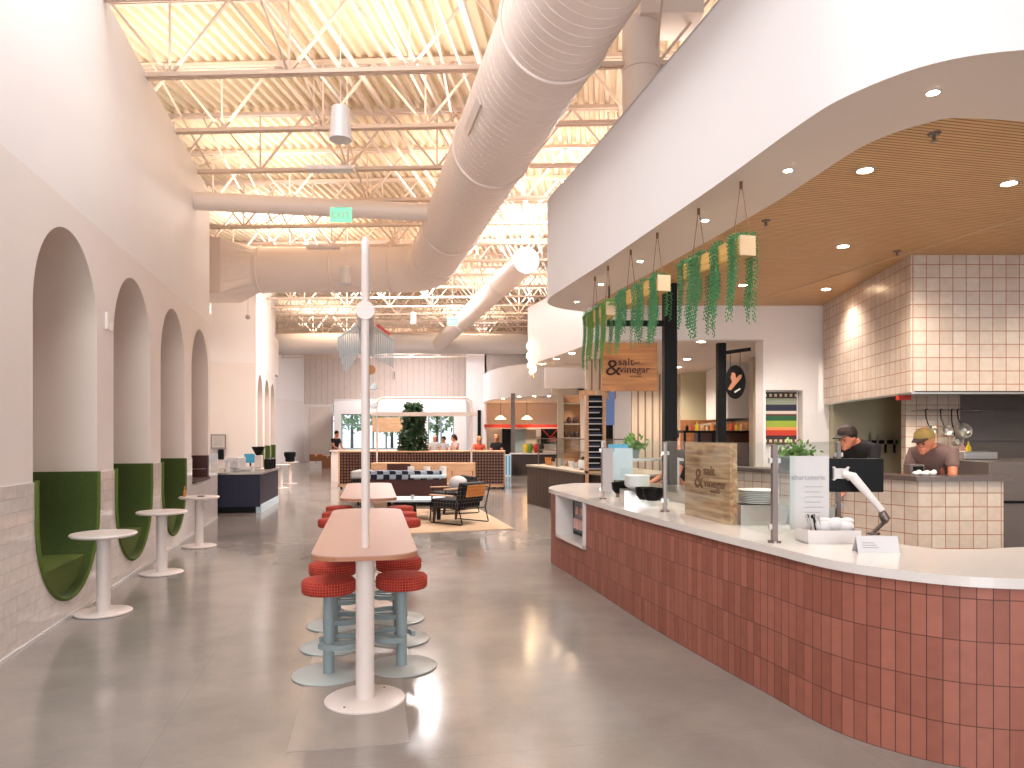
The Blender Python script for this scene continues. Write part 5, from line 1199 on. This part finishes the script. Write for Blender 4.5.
for k in range(16):
    u = (k+.5)/16; px = 540+u*52; Y = 16.7-u*2.6+random.uniform(-.2, .5); p = at(px, 0, Y); mm_ = random.choice(['paper', 'glass_white', 'dark_brown', 'stool_blue', 'orange_wood', 'leaf_light', 'steel'])
    h = random.uniform(.06, .2); r_ = random.uniform(.04, .09)
    lathe_thing(random.choice(['serving_bowl', 'food_jar', 'dish']), [(r_*.7, 0), (r_, h), (r_*.9, h), (r_*.6, .01), (.001, .01)], (p.x+.15, Y, DZ), mm_, '%s serving dish on the dark counter, %s nearest its left end' % ({'paper': 'white', 'glass_white': 'white', 'dark_brown': 'brown', 'stool_blue': 'grey', 'orange_wood': 'orange', 'leaf_light': 'green', 'steel': 'steel'}[mm_], ORD[k]), 'dish', 'dishes on the dark counter', 12)
o = thing('rice_cooker', 'white cooker with dark lid on the dark counter', 'cooker', (at(585, 0, 14.6).x, 14.6, DZ))
b = MB(); b.lathe([(.1, 0), (.14, .03), (.14, .17), (.12, .2), (.001, .2)], 18); b.build('body', 'glass_white', o, smooth=True)
b = MB(); b.lathe([(.09, .2), (.07, .26), (.001, .27)], 18); b.build('lid', 'dark_brown', o, smooth=True)
# menu rack with wood frame
x0, x1, z0, z1 = rectz(13.4, 586, 606, 395, 468)
o = thing('letter_rack', 'tall black slotted rack with white strips in a wooden frame', 'menu board', (x0, 13.4, 0)); W_ = x1-x0
b = MB(); b.box(0, .05, 0, .3, .5, z1); b.box(W_-.06, W_, 0, .3, .5, z1); b.box(0, W_, 0, .3, .9, .95); b.build('frame', 'light_wood', o)
b = MB(); b.box(.05, W_-.06, .12, .16, .9, z1); b.build('board', 'black', o)
for k in range(13):
    z = .98+k*(z1-1.0)/13; b = MB(); b.box(.05, W_-.06-(.06 if k % 3 == 1 else 0), .0, .12, z, z+.018); b.build('shelf_strip', 'paper', o)
    if k % 2 == 0:
        b = MB(); b.box(.07, W_-.09, .02, .11, z+.018, z+.065); b.build('stacked_goods', 'denim', o)
b = MB(); x0, x1, z0, z1 = rectz(14.5, 606, 614.5, 392, 425); b.box(x0, x1, 14.5, 14.54, z0, z1); b.cyl(((x0+x1)/2, 14.56, z1), ((x0+x1)/2, 14.56, ZS), .015, n=8); tag(b.build('menu_screen', 'screen_navy'), 'dim blue menu screen beside the black slotted rack', 'screen')
for k, (px, Y, w_) in enumerate([(585, 14.35, .15), (593, 14.15, .16), (602, 13.9, .17)]):
    p = at(px, 394.5, Y); o = thing('drum_pendant', 'wooden drum pendant lamp over the dark counter, %s' % ('left', 'middle', 'right')[k], 'pendant lamp', (p.x, Y, p.z), 0, 'drum pendants over the dark counter')
    b = MB(); b.lathe([(w_*.8, -.08), (w_*.8, .08), (.001, .08)], 24); b.build('shade', 'light_wood' if k < 2 else 'log_end', o, smooth=True)
    b = MB(); b.lathe([(w_*.78, -.075), (.001, -.075)], 24); b.build('diffuser', 'warm_glow', o)
    b = MB(); b.cyl((0, 0, .08), (0, 0, ZS-p.z), .005, n=5); b.build('cord', 'white_metal', o)
o = thing('flame_lamp', 'glowing warm lamp cluster on the corner of the second bulkhead', 'lamp', (at(532.5, 0, 18.1).x, 18.05, 0))
b = MB()
for k in range(9):
    z = at(0, 372-k*3.2, 18).z; b.ball((.06*math.sin(k*2.1)-.03, -.08, z), .055+.02*math.sin(k*1.7), 6, (1, 1, 1.3))
b.build('glowing_globes', 'flame_glow', o, smooth=True)
b = MB(); b.cyl((0, -.04, at(0, 378, 18).z), (0, -.04, at(0, 343, 18).z), .02, n=8); b.build('stem', 'orange_wood', o)
# shelves with pots in stall two
o = thing('back_bar_shelf', 'light wood back shelf with dark pots between the grey columns', 'shelf', (at(563, 0, 23).x, 23, 0)); 
for z in (1.5, 1.95, 2.6):
    b = MB(); b.box(0, .55, 0, .3, z, z+.04); b.build('shelf_board', 'grey_beige', o)
b = MB(); b.box(-.02, .0, 0, .3, 0, 2.9); b.box(.55, .57, 0, .3, 0, 2.9); b.box(0, .55, .28, .3, 0, 2.9); b.build('frame', 'light_wood', o)
for k, (x, z) in enumerate([(.1, 1.54), (.3, 1.54), (.45, 1.54), (.2, 1.99), (.4, 1.99)]):
    lathe_thing('storage_pot', [(.06, 0), (.08, .12), (.04, .2), (.001, .22)], (o.location.x+x, 23.12, z), 'dark_brown', 'dark pot on the light wood back shelf, %s' % ('lower left', 'lower middle', 'lower right', 'upper left', 'upper right')[k], 'pot', 'dark pots on the back shelf', 10)

# ================================================================ FAR STALL
o = thing('red_shelf', 'long red lit shelf across the farthest stall', 'shelf', (at(484, 0, 39).x, 39.2, at(0, 427, 39.2).z)); W_ = at(584, 0, 39).x-at(484, 0, 39).x
b = MB(); b.box(0, W_, 0, .3, -.02, .14); b.build('board', 'red', o)
b = MB(); b.box(0, W_, -.02, .28, -.09, -.04); b.build('lower_strip', 'pink_cloth', o)
for k, px in enumerate((500.5, 527)):
    p = at(px, 419, 38.6); o = thing('glowing_lamp', 'warm glowing lamp above the red shelf, %s one' % ('left', 'right')[k], 'lamp', (p.x, 38.9, p.z), 0, 'lamps over the red shelf')
    b = MB(); b.lathe([(.05, .2), (.3, 0), (.001, -.02)], 16); b.build('shade', 'warm_glow', o, smooth=True)
    b = MB(); b.cyl((0, 0, .2), (0, 0, ZS-p.z), .012, n=6); b.build('cord', 'black', o)
b = MB(); x0, x1, z0, z1 = rectz(40.4, 541, 559, 428, 444); b.box(x0, x1, 40.4, 40.48, z0, z1)
b.build('x', 'black') if 0 else None
o = thing('wall_mural', 'black mural with red shape and white lines on the far stall wall', 'wall art', (x0, 40.4, z0)); W_, H_ = x1-x0, z1-z0
b = MB(); b.box(0, W_, 0, .08, 0, H_); b.build('board', 'black', o)
b = MB(); b.add([(W_*.3, -.02, H_*.15), (W_*.9, -.02, H_*.15), (W_*.8, -.02, H_*.5), (W_*.5, -.02, H_*.45)], [(0, 1, 2, 3)]); b.bar((W_*.1, -.02, H_*.9), (W_*.6, -.02, H_*.3), .05); b.bar((W_*.9, -.02, H_*.9), (W_*.5, -.02, H_*.4), .05); b.build('painted_shape', 'red', o)
b = MB(); x0, x1, z0, z1 = rectz(39.9, 502, 511, 426, 455); b.box(x0, x1, 39.95, 40.0, 0, z1); struct(b, 'door_4', 'black')
b = MB(); x0, x1, z0, z1 = rectz(39.9, 512, 527, 427, 455); b.box(x0, x1, 39.9, 40.0, 0, z1); tag(b.build('glass_cabinet', 'stool_blue'), 'grey glass-fronted cabinet beside the dark doorway of the far stall', 'cabinet')
b = MB(); x0, x1, z0, z1 = rectz(39.8, 525, 536, 397, 455); b.box(x0, x1, 39.8, 39.9, 0, at(0, 430, 39.8).z); struct(b, 'wall_far', 'grey_beige')
b = MB(); p = at(513, 0, 31.2); b.box(p.x-.09, p.x+.09, 31.1, 31.3, 0, ZS+.02)
b.box(p.x-.13, p.x+.13, 31.06, 31.34, 0, .02); tag(b.build('grey_post', 'steel_dark'), 'slim dark post before the farthest stall', 'post')
b = MB(); p = at(560.5, 0, 22.5); b.box(p.x-.09, p.x+.09, 22.4, 22.6, 0, ZS); b.box(p.x-.13, p.x+.13, 22.36, 22.64, 0, .02); tag(b.build('grey_post', 'grey_beige'), 'grey green column behind the dark counter', 'post')
o = thing('far_counter', 'brown far counter with white top and plants', 'counter', (0, 29, 0)); x0 = at(512, 0, 29).x; x1 = at(590, 0, 29).x
b = MB(); b.box(x0, x1, 0, .9, 0, .84); b.build('body', 'brown_slats', o)
b = MB(); b.box(x0-.1, x1, -.08, .95, .84, .89); b.build('worktop', 'quartz', o)
b = MB(); x0 = at(504.5, 0, 28.2).x; x1 = at(511, 0, 28.2).x
o = thing('display_case', 'tall narrow glass case with a painted pale blue window reflection at the far counter end', 'display case', (x0, 28.2, 0))
b.box(0, x1-x0, 0, .5, 0, .85); b.build('cabinet', 'blue_paper', o)
b = MB(); b.box(.04, .1, -.01, 0, .05, .8); b.box(.16, .22, -.01, 0, .05, .8); b.build('reflection_strip', 'screen_blue', o)  # window reflection on the glass end put into pale blue, faintly glowing colour
for k, (px, m_) in enumerate([(526, 'yellow'), (530, 'leaf_light'), (536, 'red'), (541, 'dark_brown')]):
    p = at(px, 0, 29.3); lathe_thing('flower_vase', [(.06, 0), (.1, .12), (.14, .25), (.09, .36), (.001, .38)], (p.x, 29.3, .89), m_, 'colourful small vase on the far counter, %s from left' % ('first', 'second', 'third', 'fourth')[k], 'vase', None, 10)

# ================================================================ PEOPLE
def skin_body(name, pts, edges, m_, parent, root=0, sub=1, extra=None, voxel=None):
    me = bpy.data.meshes.new(name); me.from_pydata([p[:3] for p in pts], edges, []); ob = bpy.data.objects.new(name, me); C.objects.link(ob)
    sk = ob.modifiers.new('skin', 'SKIN'); sk.use_smooth_shade = True
    for i, p in enumerate(pts):
        v = me.skin_vertices[0].data[i]; v.radius = (p[3], p[4] if len(p) > 4 else p[3]); v.use_root = (i == root)
    sb = ob.modifiers.new('sub', 'SUBSURF'); sb.levels = sub; sb.render_levels = sub
    dg = bpy.context.evaluated_depsgraph_get(); m2 = bpy.data.meshes.new_from_object(ob.evaluated_get(dg)); bpy.data.objects.remove(ob)
    if extra:
        bm = bmesh.new(); bm.from_mesh(m2); tmp = bpy.data.meshes.new('t'); tmp.from_pydata(extra.v, [], extra.f); bm.from_mesh(tmp); bm.to_mesh(m2); bm.free()
    o = bpy.data.objects.new(name, m2); C.objects.link(o)
    if voxel:
        rm = o.modifiers.new('remesh', 'REMESH'); rm.mode = 'VOXEL'; rm.voxel_size = voxel; sm = o.modifiers.new('smooth', 'SMOOTH'); sm.iterations = 3; sm.factor = .5
        dg = bpy.context.evaluated_depsgraph_get(); m3 = bpy.data.meshes.new_from_object(o.evaluated_get(dg)); o.modifiers.clear(); o.data = m3; m2 = m3
    m2.materials.clear(); m2.materials.append(M[m_])
    for p in m2.polygons: p.use_smooth = True
    o.parent = parent; return o
def person(label, loc, rz, J, top, bottom, hair, hair_col, voxel=.012, head_pitch=0, cap=None, face=True, sleeve=.55):
    """J: joints in local space; the figure faces local -y"""
    o = thing('person', label, 'person', loc, rz)
    V = lambda k: Vector(J[k]); pel, ch, nk, hd = V('pelvis'), V('chest'), V('neck'), V('head')
    pts = []; ed = []; idx = {}
    def add(k, p, r, r2=None, par=None):
        idx[k] = len(pts); pts.append((p[0], p[1], p[2], r, r2 or r))
        if par is not None: ed.append((idx[par], idx[k]))
    add('pelvis', pel, .15, .11); add('waist', pel.lerp(ch, .45), .135, .10, 'pelvis'); add('chest', ch, .17, .115, 'waist'); add('neck', nk, .058, .058, 'chest'); add('head', hd.lerp(nk, .3), .06, .065, 'neck')
    for s_ in ('l', 'r'):
        sh, el, wr = V('sh'+s_), V('el'+s_), V('wr'+s_)
        add('sh'+s_, sh, .062, None, 'chest'); add('ua'+s_, sh.lerp(el, .5), .050, None, 'sh'+s_); add('el'+s_, el, .042, None, 'ua'+s_); add('wr'+s_, wr, .028, None, 'el'+s_)
        dv = (wr-el).normalized(); hp = wr+dv*.06; add('palm'+s_, hp, .036, .02, 'wr'+s_)
        sd = Vector((1, 0, 0)) if abs(dv.x) < .7 else Vector((0, 1, 0)); dn = Vector((0, 0, -1)) if abs(dv.z) < .8 else Vector((0, -1, 0))
        for f_ in range(4):
            b0 = hp+dv*.035+sd*(.026-.017*f_); l = (.03, .035, .033, .025)[f_]
            add('f%d%s' % (f_, s_), b0+dv*l+dn*.008, .009, None, 'palm'+s_); add('g%d%s' % (f_, s_), b0+dv*(l*1.7)+dn*.03, .007, None, 'f%d%s' % (f_, s_))
        add('t'+s_, wr+dv*.05+sd*.045, .011, None, 'wr'+s_); add('tt'+s_, wr+dv*.085+sd*.055+dn*.01, .009, None, 't'+s_)
        hi, kn, an = V('hi'+s_), V('kn'+s_), V('an'+s_)
        add('hi'+s_, hi, .09, None, 'pelvis'); add('kn'+s_, kn, .06, None, 'hi'+s_); add('an'+s_, an, .042, None, 'kn'+s_); add('toe'+s_, an+Vector((0, -.16, -.045)), .035, None, 'an'+s_)
    HR = Matrix.Translation(hd) @ Matrix.Rotation(J.get('yaw', 0), 4, 'Z') @ Matrix.Rotation(head_pitch, 4, 'X')
    ex = MB(HR); ex.ball((0, .01, .01), .105, 12, (.74, .92, 1.05)); ex.ball((0, -.02, -.06), .07, 10, (.8, .85, .85)); ex.ball((0, -.095, -.02), .02, 6, (.7, 1, 1.2)); ex.ball((0, -.088, .02), .03, 6, (1.6, .35, .4))
    ex.ball((0, -.078, -.066), .024, 6, (1.2, .6, .45)); ex.ball((0, -.07, -.1), .026, 6)
    for s_ in (-1, 1): ex.ball((s_*.078, .015, -.01), .024, 6, (.4, .8, 1.2))
    skin_body('body', pts, ed, 'skin', o, 0, 2, ex, voxel)
    if face:
        for s_ in (-1, 1):
            b = MB(HR); b.ball((s_*.03, -.087, .0), .011, 6, (1.2, .6, .7)); b.build('eye', 'hair_dark', o, smooth=True)
    # shirt
    P2 = []; E2 = []; I2 = {}
    def add2(k, p, r, r2=None, par=None):
        I2[k] = len(P2); P2.append((p[0], p[1], p[2], r, r2 or r))
        if par is not None: E2.append((I2[par], I2[k]))
    add2('pelvis', pel, .168, .128); add2('waist', pel.lerp(ch, .45), .155, .118, 'pelvis'); add2('chest', ch, .19, .132, 'waist'); add2('yoke', ch.lerp(nk, .5), .15, .105, 'chest'); add2('neck', ch.lerp(nk, 1.0), .082, .082, 'yoke')
    for s_ in ('l', 'r'):
        sh, el = V('sh'+s_), V('el'+s_); add2('sh'+s_, sh, .082, None, 'yoke'); add2('ua'+s_, sh.lerp(el, sleeve*.6), .068, None, 'sh'+s_); add2('cf'+s_, sh.lerp(el, sleeve), .064, None, 'ua'+s_)
    skin_body('shirt', P2, E2, top, o, 0, 2)
    P2 = []; E2 = []; I2 = {}
    add2('pelvis', pel-Vector((0, 0, .02)), .165, .13)
    for s_ in ('l', 'r'): add2('hi'+s_, V('hi'+s_), .105, None, 'pelvis'); add2('kn'+s_, V('kn'+s_), .078, None, 'hi'+s_); add2('an'+s_, V('an'+s_)+Vector((0, 0, .03)), .062, None, 'kn'+s_)
    skin_body('trousers', P2, E2, bottom, o, 0, 1)
    for s_ in ('l', 'r'):
        b = MB(); a_ = V('an'+s_); b.ball((a_.x, a_.y-.07, a_.z-.05), .06, 8, (.8, 2.2, .8)); b.build('shoe', 'black', o, smooth=True)
    hb = MB(HR)
    if hair == 'long':
        hb.ball((0, .03, .035), .112, 12, (.82, .95, 1.0)); hb.ball((0, .08, -.06), .08, 8, (1.1, .7, 1.4))
    elif hair == 'tail': hb.ball((0, .03, .03), .112, 12, (.8, .95, 1.0)); hb.ball((.0, .12, -.04), .05, 8, (.8, .9, 1.6))
    else: hb.ball((0, .028, .04), .11, 12, (.8, .95, .95))
    hb.build('hair', hair_col, o, smooth=True)
    if cap:
        cb = MB(HR); prof = [(.001, .125), (.06, .118), (.092, .085), (.1, .035), (.001, .035)]
        cb.lathe(prof, 20, (0, .01, .01)); cp_ = cb.build('cap', cap, o, smooth=True)
        cb = MB(HR); cb.add([(-.07, -.07, .045), (.07, -.07, .045), (.055, -.16, .03), (-.055, -.16, .03), (-.07, -.07, .055), (.07, -.07, .055), (.055, -.16, .04), (-.055, -.16, .04)], [(0, 1, 2, 3), (4, 5, 6, 7), (0, 1, 5, 4), (1, 2, 6, 5), (2, 3, 7, 6), (3, 0, 4, 7)])
        cb.build('brim', 'hair_dark', cp_)
    return o
def joints(h=1.7, lean=0, arms='front', sit=False, bow=False):
    k = h/1.7; J = {}
    pz = .92*k if not sit else .92*k
    J['pelvis'] = (0, 0, pz); s, c = math.sin(lean), math.cos(lean)
    up = lambda d, x=0, f=0: (x, -s*d-f*c, pz+c*d-f*s)
    J['chest'] = up(.36*k); J['neck'] = up(.52*k); J['head'] = up(.68*k, 0, .04)
    if bow: n_ = Vector(J['neck']); J['head'] = (n_.x, n_.y-.13, n_.z+.045)
    for n_, sg in (('l', 1), ('r', -1)):
        J['sh'+n_] = up(.44*k, .17*sg*k); sh = Vector(J['sh'+n_])
        if arms == 'front': J['el'+n_] = tuple(sh+Vector((.05*sg, -.10, -.26*k))); J['wr'+n_] = tuple(sh+Vector((-.04*sg, -.32, -.36*k)))
        else: J['el'+n_] = tuple(sh+Vector((.05*sg, .02, -.28*k))); J['wr'+n_] = tuple(sh+Vector((.06*sg, -.04, -.53*k)))
        J['hi'+n_] = (.09*sg, 0, pz-.06); J['kn'+n_] = (.1*sg, -.03, .48*k); J['an'+n_] = (.1*sg, .02, .09)
    return J
# the woman leaning over the pass, face turned down to the left
J = joints(1.88, R(32), bow=True); J['yaw'] = R(2)
person('woman in a mauve shirt and visor bending over the pass ledge', (at(944, 0, 7.75).x-.05, 7.66, 0), R(-55), J, 'mauve', 'denim', 'tail', 'hair_blond', .009, R(14), 'cap_tan')
J = joints(1.94, R(34), bow=True); J['yaw'] = 0
person('man in a black shirt and dark cap leaning behind the monitor', (4.03, 8.0, 0), R(-62), J, 'black_cloth', 'denim', 'short', 'hair_dark', .01, R(14), 'hair_dark')
J = joints(1.7, R(12)); person('cook in dark clothes reaching forward behind the plank sign', (at(686, 0, 9.4).x, 9.5, 0), R(-80), J, 'black_cloth', 'denim', 'short', 'hair_dark', .014, R(30))
for (px, py, Y, top, hair, hc, lab, rz) in [(335, 432, 30, 'black_cloth', 'short', 'hair_dark', 'person in dark clothes standing by the far left storefront', 60),
        (434, 436, 27.5, 'grey_cloth', 'short', 'paper', 'white haired person in a pale shirt beyond the divider', 20), (445, 438, 29, 'grey_cloth', 'short', 'hair_dark', 'person in a grey top beyond the divider beside the white haired one', -30),
        (456, 436, 26, 'pink_cloth', 'tail', 'hair_dark', 'dark haired person in a pale pink top beyond the divider', -60), (479, 438, 25.5, 'orange_cloth', 'long', 'hair_blond', 'person in an orange top near the divider right end', 10),
        (497, 436, 25, 'black_cloth', 'long', 'hair_blond', 'blond person in a black top at the right end of the divider', -10)]:
    hgt = EYE-(py-435)*Y/F; J = joints(hgt+.03, R(6))
    person(lab, (at(px, 0, Y).x, Y, 0), R(rz), J, top, 'denim', hair, hc, .02, R(8), face=True)
